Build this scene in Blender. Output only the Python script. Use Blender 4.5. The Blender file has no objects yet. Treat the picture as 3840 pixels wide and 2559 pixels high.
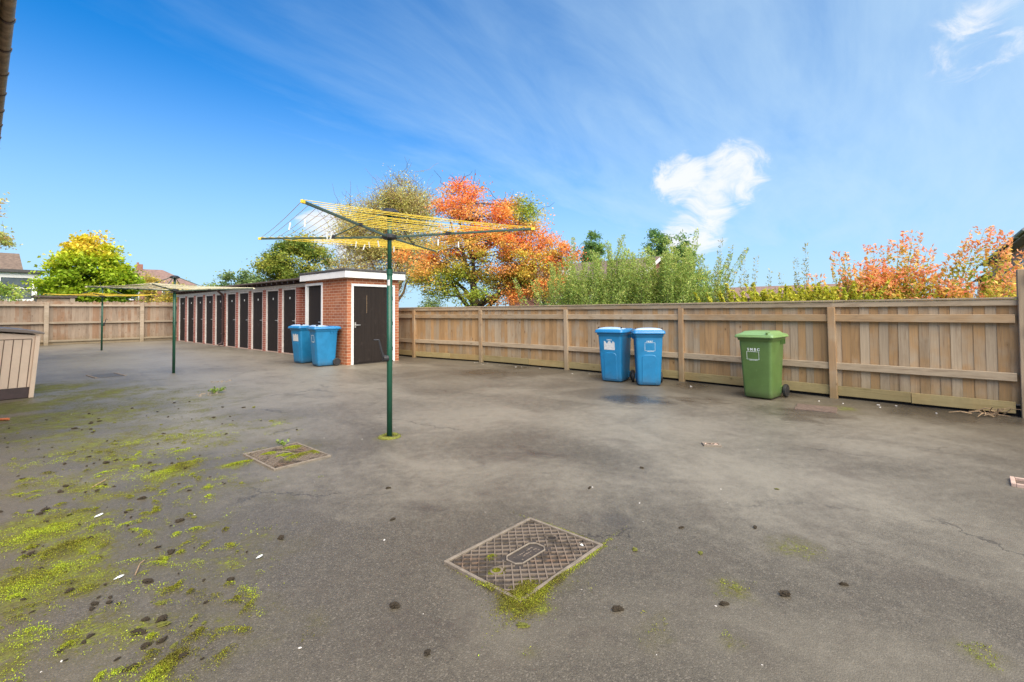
import bpy, bmesh, math, random
import numpy as np
from mathutils import Vector, Matrix
random.seed(7)
rng = np.random.default_rng(11)
R = math.radians
S = bpy.context.scene
COL = S.collection

# ------------------------------------------------------------------ camera
cam_d = bpy.data.cameras.new('camera')
cam = bpy.data.objects.new('camera', cam_d)
COL.objects.link(cam)
YAW, PITCH, ROLL, HC = 0.856134, 0.0266916, -0.00677446, 1.37
def cam_axes():
    cy, sy, cp, sp = math.cos(YAW), math.sin(YAW), math.cos(PITCH), math.sin(PITCH)
    w = Vector((sy*cp, cy*cp, sp)); r0 = Vector((cy, -sy, 0)); u0 = r0.cross(w)
    cr, sr = math.cos(ROLL), math.sin(ROLL)
    return cr*r0 + sr*u0, -sr*r0 + cr*u0, w
_r, _u, _w = cam_axes()
M = Matrix((( _r.x, _u.x, -_w.x, 0), (_r.y, _u.y, -_w.y, 0), (_r.z, _u.z, -_w.z, HC), (0, 0, 0, 1)))
cam.matrix_world = M
cam_d.sensor_width = 36; cam_d.sensor_fit = 'HORIZONTAL'
cam_d.lens = 36*1794.485/3840
cam_d.shift_y = -160.24/3840
cam_d.clip_start = 0.05; cam_d.clip_end = 2000
S.camera = cam

# ------------------------------------------------------------------ sun, sky, exposure
SUN_FROM = Vector((-0.34, -0.72, 1.0)).normalized()
sun_d = bpy.data.lights.new('sun', 'SUN'); sun_d.energy = 4.6; sun_d.angle = R(75); sun_d.color = (1.0, 0.87, 0.69)
sun = bpy.data.objects.new('sun', sun_d); COL.objects.link(sun)
sun.rotation_euler = SUN_FROM.to_track_quat('Z', 'Y').to_euler()
S.view_settings.view_transform = 'Standard'; S.view_settings.look = 'None'
S.view_settings.gamma = 1; S.view_settings.exposure = 0.85

class NT:
    "small node-tree writer"
    def __init__(s, tree): s.t = tree; s.n = tree.nodes; s.l = tree.links
    def new(s, typ, **kw):
        nd = s.n.new(typ)
        for k, v in kw.items():
            if k.startswith('i_'):
                key = k[2:]
                key = int(key) if key.isdigit() else key.replace('_', ' ')
                s.set(nd.inputs[key], v)
            else: setattr(nd, k, v)
        return nd
    def set(s, sock, v):
        if isinstance(v, bpy.types.NodeSocket): s.l.new(v, sock)
        else:
            if hasattr(sock, 'default_value'):
                try: sock.default_value = v
                except Exception: sock.default_value = (*v, 1)
    def math(s, op, a, b=0.0, c=None, clamp=False):
        nd = s.n.new('ShaderNodeMath'); nd.operation = op; nd.use_clamp = clamp
        s.set(nd.inputs[0], a); s.set(nd.inputs[1], b)
        if c is not None: s.set(nd.inputs[2], c)
        return nd.outputs[0]
    def vmath(s, op, a, b=(0, 0, 0)):
        nd = s.n.new('ShaderNodeVectorMath'); nd.operation = op
        s.set(nd.inputs[0], a); s.set(nd.inputs[1], b)
        return nd.outputs['Value'] if op == 'DOT_PRODUCT' else nd.outputs[0]
    def mix(s, f, a, b, blend='MIX'):
        nd = s.n.new('ShaderNodeMix'); nd.data_type = 'RGBA'; nd.blend_type = blend; nd.clamp_factor = True
        s.set(nd.inputs[0], f); s.set(nd.inputs[6], a); s.set(nd.inputs[7], b)
        return nd.outputs[2]
    def noise(s, vec, scale, detail=3, rough=0.5, dist=0.0, col=False):
        nd = s.n.new('ShaderNodeTexNoise'); s.set(nd.inputs['Vector'], vec)
        nd.inputs['Scale'].default_value = scale; nd.inputs['Detail'].default_value = detail
        nd.inputs['Roughness'].default_value = rough; nd.inputs['Distortion'].default_value = dist
        return nd.outputs['Color' if col else 'Fac']
    def voro(s, vec, scale, out='Distance', feat='F1'):
        nd = s.n.new('ShaderNodeTexVoronoi'); nd.feature = feat; s.set(nd.inputs['Vector'], vec)
        nd.inputs['Scale'].default_value = scale
        return nd.outputs[out]
    def ramp(s, f, lo, hi):
        nd = s.n.new('ShaderNodeMapRange'); nd.interpolation_type = 'SMOOTHSTEP'
        s.set(nd.inputs[0], f); s.set(nd.inputs[1], lo); s.set(nd.inputs[2], hi)
        return nd.outputs[0]
    def map(s, vec, scale=(1, 1, 1), rot=(0, 0, 0), loc=(0, 0, 0)):
        nd = s.n.new('ShaderNodeMapping'); s.set(nd.inputs[0], vec)
        nd.inputs['Scale'].default_value = scale; nd.inputs['Rotation'].default_value = rot; nd.inputs['Location'].default_value = loc
        return nd.outputs[0]
    def attr(s, name, out='Fac'):
        nd = s.n.new('ShaderNodeAttribute'); nd.attribute_name = name
        return nd.outputs[out]
    def coord(s, out='Object'):
        return s.n.new('ShaderNodeTexCoord').outputs[out]

world = bpy.data.worlds.new("World"); S.world = world; world.use_nodes = True
wt = NT(world.node_tree); wt.n.clear()
sky = wt.new('ShaderNodeTexSky', sky_type='NISHITA', sun_disc=False)
sky.sun_elevation = math.asin(SUN_FROM.z); sky.sun_rotation = math.atan2(SUN_FROM.x, SUN_FROM.y)
sky.air_density = 1.0; sky.dust_density = 0.4; sky.ozone_density = 3.0
d = wt.coord('Generated')
SKYK = 0.104
base = wt.mix(1.0, sky.outputs[0], (0.05, 0.68, 1.16, 1), 'MULTIPLY')
# high thin cirrus: long streaks, denser towards +X -Y and towards the horizon
sep = wt.new('ShaderNodeSeparateXYZ'); wt.set(sep.inputs[0], d)
dz = wt.math('MAXIMUM', sep.outputs[2], 0.06)
flat = wt.new('ShaderNodeCombineXYZ')
wt.set(flat.inputs[0], wt.math('DIVIDE', sep.outputs[0], wt.math('ADD', dz, 0.25)))
wt.set(flat.inputs[1], wt.math('DIVIDE', sep.outputs[1], wt.math('ADD', dz, 0.25)))
fl = flat.outputs[0]
n1 = wt.noise(wt.map(fl, (0.55, 1.5, 1), (0, 0, R(38)), (3.1, 1.7, 0)), 1.6, 6, 0.6, 0.9)
n2 = wt.noise(wt.map(fl, (0.8, 2.6, 1), (0, 0, R(30))), 4.0, 6, 0.6, 0.4)
side = wt.vmath('DOT_PRODUCT', d, (0.80, -0.60, -0.55))
veil = wt.math('ADD', wt.math('MULTIPLY', side, 0.58), 0.34)
veil = wt.math('ADD', veil, wt.math('MULTIPLY', wt.math('SUBTRACT', n1, 0.5), 0.62))
veil = wt.math('ADD', veil, wt.math('MULTIPLY', wt.math('SUBTRACT', n2, 0.5), 0.22))
veil = wt.ramp(veil, -0.15, 0.95)
horiz = wt.ramp(sep.outputs[2], 0.47, -0.03)
veil = wt.math('MAXIMUM', wt.math('MULTIPLY', veil, 0.86), wt.math('MULTIPLY', horiz, 0.92))
c1 = wt.mix(veil, base, (3.25, 4.45, 5.5, 1))
# the one white cumulus scrap
def blob(dirv, width):
    v = Vector(dirv).normalized()
    return wt.ramp(wt.vmath('DOT_PRODUCT', d, v), math.cos(R(width)), math.cos(R(width*0.15)))
def px_dir(x, y, z): return (x, y, z)
blb = wt.math('MAXIMUM', blob((0.905, 0.350, 0.252), 4.0), blob((0.934, 0.265, 0.250), 4.3))
blb = wt.math('MAXIMUM', blb, blob((0.925, 0.310, 0.210), 3.9))
blb = wt.math('MAXIMUM', blb, wt.math('MULTIPLY', blob((0.930, 0.340, 0.150), 4.4), 0.9))
blb = wt.math('MAXIMUM', blb, wt.math('MULTIPLY', blob((0.92, -0.06, 0.37), 4.5), 0.35))
blb = wt.math('MAXIMUM', blb, wt.math('MULTIPLY', blob((0.82, -0.20, 0.50), 4.0), 0.30))
blb = wt.math('MAXIMUM', blb, wt.math('MULTIPLY', blob((0.455, 0.875, 0.160), 3.6), 0.9))
blb = wt.math('MAXIMUM', blb, wt.math('MULTIPLY', blob((0.51, 0.845, 0.135), 3.6), 0.9))
n3 = wt.noise(wt.map(d, (1, 1, 1.7)), 13.0, 8, 0.66, 0.9)
cum = wt.ramp(wt.math('ADD', blb, wt.math('MULTIPLY', wt.math('SUBTRACT', n3, 0.5), 2.9)), 0.12, 1.15)
cum = wt.math('MULTIPLY', cum, wt.ramp(blb, 0.0, 0.35))
c2 = wt.mix(wt.math('MULTIPLY', cum, 0.93), c1, (5.3, 5.4, 5.6, 1))
bg = wt.new('ShaderNodeBackground', i_Strength=SKYK); wt.set(bg.inputs[0], c2)
wo = wt.new('ShaderNodeOutputWorld'); wt.l.new(bg.outputs[0], wo.inputs[0])

# ------------------------------------------------------------------ materials
def mat(name):
    m = bpy.data.materials.new(name); m.use_nodes = True
    t = NT(m.node_tree); t.n.clear()
    out = t.new('ShaderNodeOutputMaterial'); b = t.new('ShaderNodeBsdfPrincipled')
    t.l.new(b.outputs[0], out.inputs[0])
    return m, t, b, out
def setb(t, b, color=None, rough=None, bump=None, bstr=0.3, bdist=0.01, metal=None, spec=None):
    if color is not None: t.set(b.inputs['Base Color'], color if isinstance(color, bpy.types.NodeSocket) else (*color[:3], 1))
    if rough is not None: t.set(b.inputs['Roughness'], rough)
    if metal is not None: b.inputs['Metallic'].default_value = metal
    if spec is not None: b.inputs['Specular IOR Level'].default_value = spec
    if bump is not None:
        bn = t.new('ShaderNodeBump', i_Strength=bstr, i_Distance=bdist); t.set(bn.inputs['Height'], bump)
        t.l.new(bn.outputs[0], b.inputs['Normal'])
def c4(c): return (*c, 1)
def plain(name, c, rough=0.5, var=0.25, scale=8, metal=0, bstr=0.1, spec=None):
    m, t, b, o = mat(name); co = t.coord()
    n = t.noise(co, scale, 4, 0.6); n2 = t.noise(co, scale*9, 2)
    f = t.math('ADD', t.math('MULTIPLY', n, 0.7), t.math('MULTIPLY', n2, 0.3))
    lo = tuple(x*(1-var) for x in c); hi = tuple(min(1, x*(1+var)) for x in c)
    setb(t, b, t.mix(t.ramp(f, 0.3, 0.7), c4(lo), c4(hi)), t.math('ADD', t.math('MULTIPLY', n, 0.2), rough-0.1), n2, bstr, 0.004, metal, spec)
    return m
def wood(name, axis, c_grey, c_brown, c_dark, knots=True, brown=0.5):
    m, t, b, o = mat(name); co = t.coord()
    tint = t.attr('tint')
    off = t.vmath('ADD', co, t.new('ShaderNodeCombineXYZ', i_0=t.math('MULTIPLY', tint, 37.0), i_1=t.math('MULTIPLY', tint, 19.0), i_2=t.math('MULTIPLY', tint, 53.0)).outputs[0])
    sc = [22, 22, 22]; sc[axis] = 1.3
    g1 = t.noise(t.map(off, tuple(sc)), 1.0, 4, 0.6, 0.8)
    sc2 = [90, 90, 90]; sc2[axis] = 3.0
    g2 = t.noise(t.map(off, tuple(sc2)), 1.0, 2, 0.5)
    big = t.noise(off, 2.2, 3, 0.6)
    f = t.math('ADD', t.math('MULTIPLY', big, 0.9), t.math('MULTIPLY', t.math('SUBTRACT', tint, 0.5), 0.55))
    col = t.mix(t.ramp(f, 0.62-brown*0.5, 0.92-brown*0.5), c4(c_grey), c4(c_brown))
    stn = t.noise(t.map(off, tuple(3.2 if q != axis else 0.9 for q in range(3))), 1.0, 5, 0.7)
    col = t.mix(t.math('MULTIPLY', t.ramp(stn, 0.52, 0.72), 0.42), col, c4(tuple(x*0.5 for x in c_brown)))
    col = t.mix(t.math('MULTIPLY', t.ramp(g1, 0.50, 0.78), 0.6), col, c4(c_dark))
    col = t.mix(t.math('MULTIPLY', t.ramp(g2, 0.35, 0.7), 0.30), col, c4(tuple(x*0.55 for x in c_grey)))
    if knots:
        sk = [1, 1, 1]; sk[axis] = 0.6
        vd = t.voro(t.map(off, tuple(5.6*x for x in sk)), 1.0)
        kn = t.ramp(vd, 0.085, 0.045)
        ring = t.math('MULTIPLY', t.ramp(vd, 0.20, 0.09), 0.35)
        col = t.mix(ring, col, c4(tuple(x*0.6 for x in c_brown)))
        col = t.mix(t.math('MULTIPLY', kn, 0.8), col, c4(c_dark))
    sz = t.new('ShaderNodeSeparateXYZ'); t.set(sz.inputs[0], co)
    spl = t.ramp(t.math('ADD', sz.outputs[2], t.math('MULTIPLY', t.noise(t.map(co, (3, 3, 1)), 3.0, 4, 0.7), 0.5)), 0.72, 0.28)
    col = t.mix(t.math('MULTIPLY', spl, 0.45), col, (0.16, 0.125, 0.055, 1))
    val = t.new('ShaderNodeHueSaturation'); t.set(val.inputs['Color'], col)
    t.set(val.inputs['Value'], t.math('ADD', t.math('MULTIPLY', t.math('FRACT', t.math('MULTIPLY', tint, 7.13)), 0.26), 0.87))
    setb(t, b, val.outputs[0], 0.82, t.math('ADD', t.math('MULTIPLY', g1, 0.7), t.math('MULTIPLY', g2, 0.5)), 0.35, 0.006, spec=0.25)
    return m
G_, B_, D_ = (0.405, 0.310, 0.205), (0.41, 0.245, 0.110), (0.15, 0.085, 0.045)
MAT = {}
MAT['board'] = wood('weathered_board', 2, G_, B_, D_, True, 0.64)
MAT['rail'] = wood('weathered_rail', 1, (0.44, 0.34, 0.225), (0.42, 0.27, 0.14), D_, True, 0.32)
MAT['post'] = wood('weathered_post', 2, (0.42, 0.315, 0.205), (0.38, 0.235, 0.12), D_, True, 0.35)
MAT['gravelboard'] = wood('mossy_gravel_board', 1, (0.46, 0.36, 0.17), (0.46, 0.31, 0.13), (0.15, 0.12, 0.04), True, 0.4)
MAT['far_board'] = wood('grey_board', 2, (0.36, 0.28, 0.21), (0.30, 0.185, 0.115), (0.14, 0.085, 0.055), True, 0.52)
MAT['far_rail'] = wood('grey_rail', 0, (0.42, 0.345, 0.26), (0.38, 0.28, 0.18), D_, False, 0.3)

def brick(name, ca, cb, cm, scale=1.0, bump=0.6):
    m, t, b, o = mat(name); co = t.coord()
    s = t.new('ShaderNodeSeparateXYZ'); t.set(s.inputs[0], co)
    uv = t.new('ShaderNodeCombineXYZ', i_0=t.math('ADD', s.outputs[0], s.outputs[1]), i_1=s.outputs[2]).outputs[0]
    br = t.new('ShaderNodeTexBrick', offset=0.5, i_Scale=1.0, i_Mortar_Size=0.006, i_Mortar_Smooth=0.2, i_Bias=-0.1, i_Brick_Width=0.225*scale, i_Row_Height=0.075*scale)
    t.set(br.inputs['Vector'], uv); t.set(br.inputs['Color1'], c4(ca)); t.set(br.inputs['Color2'], c4(cb)); t.set(br.inputs['Mortar'], c4(cm))
    n = t.noise(co, 25, 4, 0.6); n2 = t.noise(co, 3, 3)
    col = t.mix(t.math('MULTIPLY', t.ramp(n, 0.45, 0.75), 0.35), br.outputs[0], c4(tuple(x*0.55 for x in ca)))
    col = t.mix(t.math('MULTIPLY', t.ramp(n2, 0.5, 0.8), 0.25), col, c4(cm))
    setb(t, b, col, 0.85, t.math('ADD', t.math('MULTIPLY', br.outputs['Fac'], -0.8), t.math('MULTIPLY', n, 0.3)), bump, 0.006, spec=0.25)
    return m
MAT['brick'] = brick('orange_brick', (0.43, 0.150, 0.068), (0.30, 0.092, 0.043), (0.56, 0.41, 0.29))
MAT['brick_red'] = brick('red_brick', (0.42, 0.13, 0.085), (0.28, 0.08, 0.055), (0.62, 0.46, 0.38))
MAT['brick_light'] = brick('light_red_brick', (0.60, 0.26, 0.18), (0.48, 0.19, 0.13), (0.70, 0.56, 0.48))  # raised albedo makes the wall facing away from the sun look lit
MAT['brick_far'] = brick('far_brick', (0.30, 0.11, 0.075), (0.22, 0.08, 0.05), (0.40, 0.31, 0.25))
MAT['white'] = plain('white_paint', (0.80, 0.79, 0.76), 0.45, 0.06, 5)
MAT['white_worn'] = plain('worn_white_paint', (0.72, 0.68, 0.63), 0.6, 0.18, 9)
MAT['felt'] = plain('roof_felt', (0.075, 0.072, 0.07), 0.9, 0.3, 10, bstr=0.3)
MAT['roof_row'] = plain('old_roof_sheet', (0.11, 0.085, 0.07), 0.9, 0.35, 6, bstr=0.3)
MAT['blue'] = plain('blue_bin_plastic', (0.013, 0.165, 0.385), 0.40, 0.10, 4, bstr=0.12)
MAT['green'] = plain('green_bin_plastic', (0.088, 0.165, 0.040), 0.42, 0.10, 4, bstr=0.12)
def grimy(name, c):
    m, t, b, o = mat(name); co = t.coord(); n = t.noise(co, 4, 5, 0.65); n2 = t.noise(t.map(co, (18, 18, 3)), 1, 4, 0.7)
    col = t.mix(t.ramp(n, 0.3, 0.7), c4(tuple(x*.86 for x in c)), c4(tuple(x*1.08 for x in c)))
    sz = t.new('ShaderNodeSeparateXYZ'); t.set(sz.inputs[0], co)
    low = t.ramp(t.math('ADD', sz.outputs[2], t.math('MULTIPLY', n2, 0.35)), 0.42, 0.10)
    col = t.mix(t.math('MULTIPLY', low, 0.38), col, (0.10, 0.085, 0.06, 1))
    scr = t.math('MULTIPLY', t.ramp(t.noise(t.map(co, (60, 60, 5), (0.5, 0.3, 0)), 1, 3, 0.6), 0.66, 0.74), 0.35)
    col = t.mix(scr, col, c4(tuple(min(1, x*1.5+.06) for x in c)))
    setb(t, b, col, t.math('ADD', t.math('MULTIPLY', n, 0.25), 0.32), n2, 0.10, 0.004); return m
MAT['blue'] = grimy('blue_bin_plastic_body', (0.012, 0.185, 0.385)); MAT['green'] = grimy('green_bin_plastic_body', (0.092, 0.165, 0.042))
MAT['blue_lid'] = plain('blue_lid_plastic', (0.016, 0.19, 0.43), 0.26, 0.10, 4, bstr=0.06, spec=0.9)
MAT['faded_blue'] = plain('faded_blue_plastic', (0.36, 0.50, 0.70), 0.3, 0.12, 6, bstr=0.06, spec=0.8)  # pale tone paints the bright sky reflection into the lid hump
MAT['green_lid'] = plain('green_lid_plastic', (0.185, 0.31, 0.105), 0.33, 0.10, 4, bstr=0.06, spec=0.7)
MAT['rubber'] = plain('black_rubber', (0.02, 0.019, 0.018), 0.6, 0.3, 20)
MAT['dark_plastic'] = plain('dark_plastic', (0.025, 0.024, 0.026), 0.45, 0.2, 20)
MAT['sticker'] = plain('grey_white_sticker', (0.60, 0.60, 0.59), 0.6, 0.12, 30)
MAT['print_white'] = plain('white_print', (0.75, 0.78, 0.74), 0.5, 0.08, 40)
MAT['green_metal'] = plain('green_coated_steel', (0.010, 0.075, 0.042), 0.38, 0.2, 6, bstr=0.04)
MAT['grey_metal'] = plain('greyish_green_alloy', (0.075, 0.115, 0.085), 0.42, 0.25, 12, 0.3)
MAT['line_yellow'] = plain('yellow_line', (0.88, 0.60, 0.05), 0.6, 0.2, 30)
MAT['line_cream'] = plain('faded_cream_line', (0.78, 0.72, 0.50), 0.6, 0.2, 30)
MAT['chrome'] = plain('pale_handle_metal', (0.62, 0.61, 0.58), 0.3, 0.1, 20, 0.6)
MAT['brown_pipe'] = plain('brown_pipe', (0.055, 0.030, 0.026), 0.4, 0.3, 12)
MAT['gutter'] = plain('weathered_gutter', (0.27, 0.20, 0.14), 0.55, 0.5, 9, bstr=0.2)
MAT['soffit'] = plain('cream_soffit', (0.55, 0.46, 0.30), 0.6, 0.1, 6)
MAT['tile'] = plain('roof_tile', (0.16, 0.115, 0.085), 0.9, 0.35, 5, bstr=0.4)
MAT['tile_pink'] = plain('pinkish_roof_tile', (0.22, 0.14, 0.115), 0.9, 0.25, 3, bstr=0.4)
MAT['beige'] = plain('beige_resin', (0.74, 0.58, 0.44), 0.55, 0.05, 3, bstr=0.15)
MAT['groove'] = plain('brown_groove', (0.17, 0.115, 0.08), 0.7, 0.1, 8)
MAT['box_dark'] = plain('dark_brown_resin', (0.075, 0.05, 0.048), 0.55, 0.2, 8)
MAT['box_lid'] = plain('grey_brown_resin', (0.20, 0.165, 0.14), 0.5, 0.12, 6)
m, t, b, o = mat('muddy_iron'); co = t.coord(); n = t.noise(co, 7, 5, 0.65, 0.4); n2 = t.noise(co, 60, 3, 0.7)
col = t.mix(n2, (0.135, 0.108, 0.082, 1), (0.235, 0.185, 0.140, 1)); col = t.mix(t.math('MULTIPLY', t.ramp(t.noise(co, 3.1, 3), 0.52, 0.7), 0.5), col, (0.20, 0.105, 0.055, 1))
col = t.mix(t.math('MULTIPLY', t.ramp(n, 0.47, 0.62), 0.85), col, (0.045, 0.037, 0.026, 1)); setb(t, b, col, 0.7, n2, 0.5, 0.004, spec=0.3); MAT['iron'] = m
MAT['iron_dark'] = plain('dirty_iron', (0.048, 0.038, 0.030), 0.75, 0.35, 18, bstr=0.5)
MAT['iron_rim'] = plain('pale_concrete_rim', (0.20, 0.165, 0.125), 0.75, 0.25, 14, bstr=0.4)
MAT['void'] = plain('hole_dirt', (0.018, 0.013, 0.010), 0.9, 0.4, 20)  # near-black stands in for the shade inside holes, slots and gaps
MAT['pink_rim'] = plain('pinkish_rim', (0.46, 0.33, 0.26), 0.8, 0.2, 20)
MAT['red_clay'] = plain('red_clay', (0.125, 0.085, 0.062), 0.85, 0.35, 20, bstr=0.5)
MAT['clod'] = plain('dark_moss_clod', (0.040, 0.028, 0.014), 0.95, 0.6, 90, bstr=0.8)
MAT['clod_green'] = plain('green_moss_clod', (0.15, 0.155, 0.025), 0.95, 0.5, 70, bstr=0.8)
MAT['chip'] = plain('pale_chip', (0.66, 0.62, 0.57), 0.7, 0.25, 60)
MAT['twig'] = plain('dry_twig', (0.34, 0.23, 0.13), 0.85, 0.35, 40)
MAT['terracotta'] = plain('orange_stick', (0.55, 0.17, 0.07), 0.7, 0.2, 20)
MAT['bark'] = plain('dark_bark', (0.070, 0.052, 0.038), 0.95, 0.4, 20, bstr=0.8)
MAT['bark_pale'] = plain('brown_twiggy_bark', (0.28, 0.18, 0.115), 0.95, 0.35, 20, bstr=0.6)
MAT['stem'] = plain('green_stem', (0.16, 0.17, 0.06), 0.8, 0.3, 20)
MAT['grass'] = plain('rough_grass', (0.07, 0.10, 0.03), 0.95, 0.5, 2, bstr=0.6)
MAT['glass'] = plain('dark_window_glass', (0.10, 0.12, 0.13), 0.08, 0.3, 1)
MAT['grey_clad'] = plain('grey_cladding', (0.33, 0.33, 0.33), 0.7, 0.12, 4)
m, t, b, o = mat('dark_door_boards'); co = t.coord()
s_ = t.new('ShaderNodeSeparateXYZ'); t.set(s_.inputs[0], co)
u_ = t.math('MULTIPLY', t.math('ADD', s_.outputs[0], s_.outputs[1]), 9.5)
gap = t.ramp(t.math('ABSOLUTE', t.math('SUBTRACT', t.math('FRACT', u_), 0.5)), 0.46, 0.495)
n = t.noise(t.map(co, (30, 30, 2)), 1, 4, 0.6); n2 = t.noise(co, 5, 4, 0.65); n3 = t.voro(co, 45)
col = t.mix(n, (0.013, 0.010, 0.009, 1), (0.032, 0.024, 0.020, 1))
col = t.mix(t.math('MULTIPLY', t.ramp(n2, 0.55, 0.8), 0.5), col, (0.062, 0.048, 0.041, 1))
col = t.mix(t.math('MULTIPLY', t.ramp(n3, 0.09, 0.04), 0.35), col, (0.20, 0.18, 0.16, 1))
col = t.mix(t.math('MULTIPLY', gap, 0.7), col, (0.008, 0.006, 0.005, 1))
setb(t, b, col, 0.72, t.math('SUBTRACT', t.math('MULTIPLY', n, 0.3), gap), 0.4, 0.006, spec=0.22); MAT['door'] = m

# asphalt: aggregate, ground brightness painted as paler areas, damp patches, moss film following the 'moss' attribute
m, t, b, o = mat('asphalt'); co = t.coord()
fine = t.noise(co, 210, 3, 0.7); mid = t.noise(co, 34, 4, 0.65); big = t.noise(t.map(co, (1, 0.7, 1)), 0.75, 5, 0.6, 0.7); patch = t.noise(co, 2.6, 5, 0.62, 0.5)
agg = t.voro(co, 165, 'Color'); aggd = t.voro(co, 165)
sepc = t.new('ShaderNodeSeparateColor'); t.set(sepc.inputs[0], agg)
painted_light = t.attr('worn'); damp = t.attr('damp'); moss = t.attr('moss')
col = t.mix(t.ramp(fine, 0.3, 0.72), (0.055, 0.046, 0.032, 1), (0.140, 0.120, 0.085, 1))
col = t.mix(t.math('MULTIPLY', t.ramp(sepc.outputs[0], 0.80, 1.0), 0.38), col, (0.30, 0.26, 0.205, 1))
coarse = t.noise(t.map(co, (1, 1, 1), (0, 0, 0.6)), 11, 6, 0.72, 0.3); grit = t.noise(co, 85, 3, 0.7)
col = t.mix(t.math('MULTIPLY', t.ramp(mid, 0.46, 0.66), 0.42), col, (0.050, 0.039, 0.027, 1))
col = t.mix(t.math('MULTIPLY', t.ramp(coarse, 0.50, 0.68), 0.26), col, (0.150, 0.126, 0.088, 1))
col = t.mix(t.math('MULTIPLY', t.ramp(grit, 0.50, 0.70), 0.32), col, (0.028, 0.022, 0.016, 1))
col = t.mix(t.math('MULTIPLY', t.ramp(big, 0.42, 0.68), 0.55), col, (0.160, 0.139, 0.100, 1))
light_mask = t.math('ADD', painted_light, t.math('ADD', t.math('MULTIPLY', t.math('SUBTRACT', big, 0.5), 1.1), t.math('MULTIPLY', t.math('SUBTRACT', coarse, 0.5), 0.8)))
light_mask = t.ramp(t.math('ADD', light_mask, t.math('MULTIPLY', t.math('SUBTRACT', grit, 0.5), 0.7)), 0.10, 1.0)
col = t.mix(t.math('MULTIPLY', light_mask, 0.70), col, t.mix(fine, (0.172, 0.152, 0.114, 1), (0.40, 0.362, 0.285, 1)))
col = t.mix(t.math('MULTIPLY', t.ramp(patch, 0.50, 0.72), 0.30), col, (0.072, 0.054, 0.037, 1))
cw = t.vmath('ADD', co, t.vmath('MULTIPLY', t.noise(co, 3.5, 4, 0.7, col=True), (0.55, 0.55, 0.0)))
ck = t.ramp(t.voro(cw, 0.42, 'Distance', 'DISTANCE_TO_EDGE'), 0.0075, 0.002)
ck = t.math('MULTIPLY', ck, t.ramp(t.noise(co, 0.9, 3), 0.50, 0.62))
col = t.mix(t.math('MULTIPLY', ck, 0.55), col, (0.020, 0.016, 0.012, 1))
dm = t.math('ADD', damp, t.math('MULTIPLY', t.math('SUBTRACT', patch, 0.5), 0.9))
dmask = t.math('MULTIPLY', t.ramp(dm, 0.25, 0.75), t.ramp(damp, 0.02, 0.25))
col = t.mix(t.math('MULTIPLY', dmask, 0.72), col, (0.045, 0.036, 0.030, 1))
film = t.math('ADD', moss, t.math('MULTIPLY', t.math('SUBTRACT', patch, 0.5), 1.3))
film = t.math('MULTIPLY', t.ramp(film, 0.12, 0.75), t.ramp(moss, 0.01, 0.2))
film = t.math('MULTIPLY', film, t.ramp(t.noise(co, 48, 5, 0.75), 0.30, 0.62))
col = t.mix(t.math('MULTIPLY', film, 0.66), col, (0.105, 0.092, 0.020, 1))
mm = t.math('ADD', moss, t.math('ADD', t.math('MULTIPLY', t.math('SUBTRACT', mid, 0.5), 1.5), t.math('MULTIPLY', t.math('SUBTRACT', patch, 0.5), 1.5)))
mmask = t.math('MULTIPLY', t.ramp(mm, 0.52, 0.82), t.ramp(moss, 0.05, 0.3))
mcol = t.mix(t.ramp(t.noise(co, 9, 3), 0.35, 0.65), (0.105, 0.098, 0.014, 1), (0.165, 0.190, 0.018, 1))
mcol = t.mix(t.math('MULTIPLY', t.ramp(t.noise(co, 75, 4, 0.7), 0.42, 0.62), 0.75), mcol, (0.055, 0.048, 0.014, 1))
col = t.mix(t.math('MULTIPLY', mmask, 0.9), col, mcol)
rg = t.math('SUBTRACT', t.math('ADD', 0.46, t.math('MULTIPLY', mmask, 0.4)), t.math('MULTIPLY', dmask, 0.24))
h = t.math('ADD', t.math('ADD', t.math('MULTIPLY', fine, 0.5), t.math('MULTIPLY', aggd, -0.5)), t.math('ADD', t.math('MULTIPLY', mid, 0.6), t.math('MULTIPLY', mmask, 0.8)))
setb(t, b, col, rg, h, 0.5, 0.006, spec=0.5); MAT['asphalt'] = m

def leafmat(name, trans=0.4, rough=0.55):
    m, t, b, o = mat(name)
    c = t.attr('leaf', 'Color')
    t.set(b.inputs['Base Color'], c); b.inputs['Roughness'].default_value = rough; b.inputs['Specular IOR Level'].default_value = 0.3
    tr = t.new('ShaderNodeBsdfTranslucent'); t.set(tr.inputs[0], c)
    mx = t.new('ShaderNodeMixShader', i_0=trans); t.l.new(b.outputs[0], mx.inputs[1]); t.l.new(tr.outputs[0], mx.inputs[2])
    t.l.new(mx.outputs[0], o.inputs[0])
    return m
MAT['leaf'] = leafmat('autumn_leaf'); MAT['moss'] = leafmat('moss_tuft', 0.25, 0.9)

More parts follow.
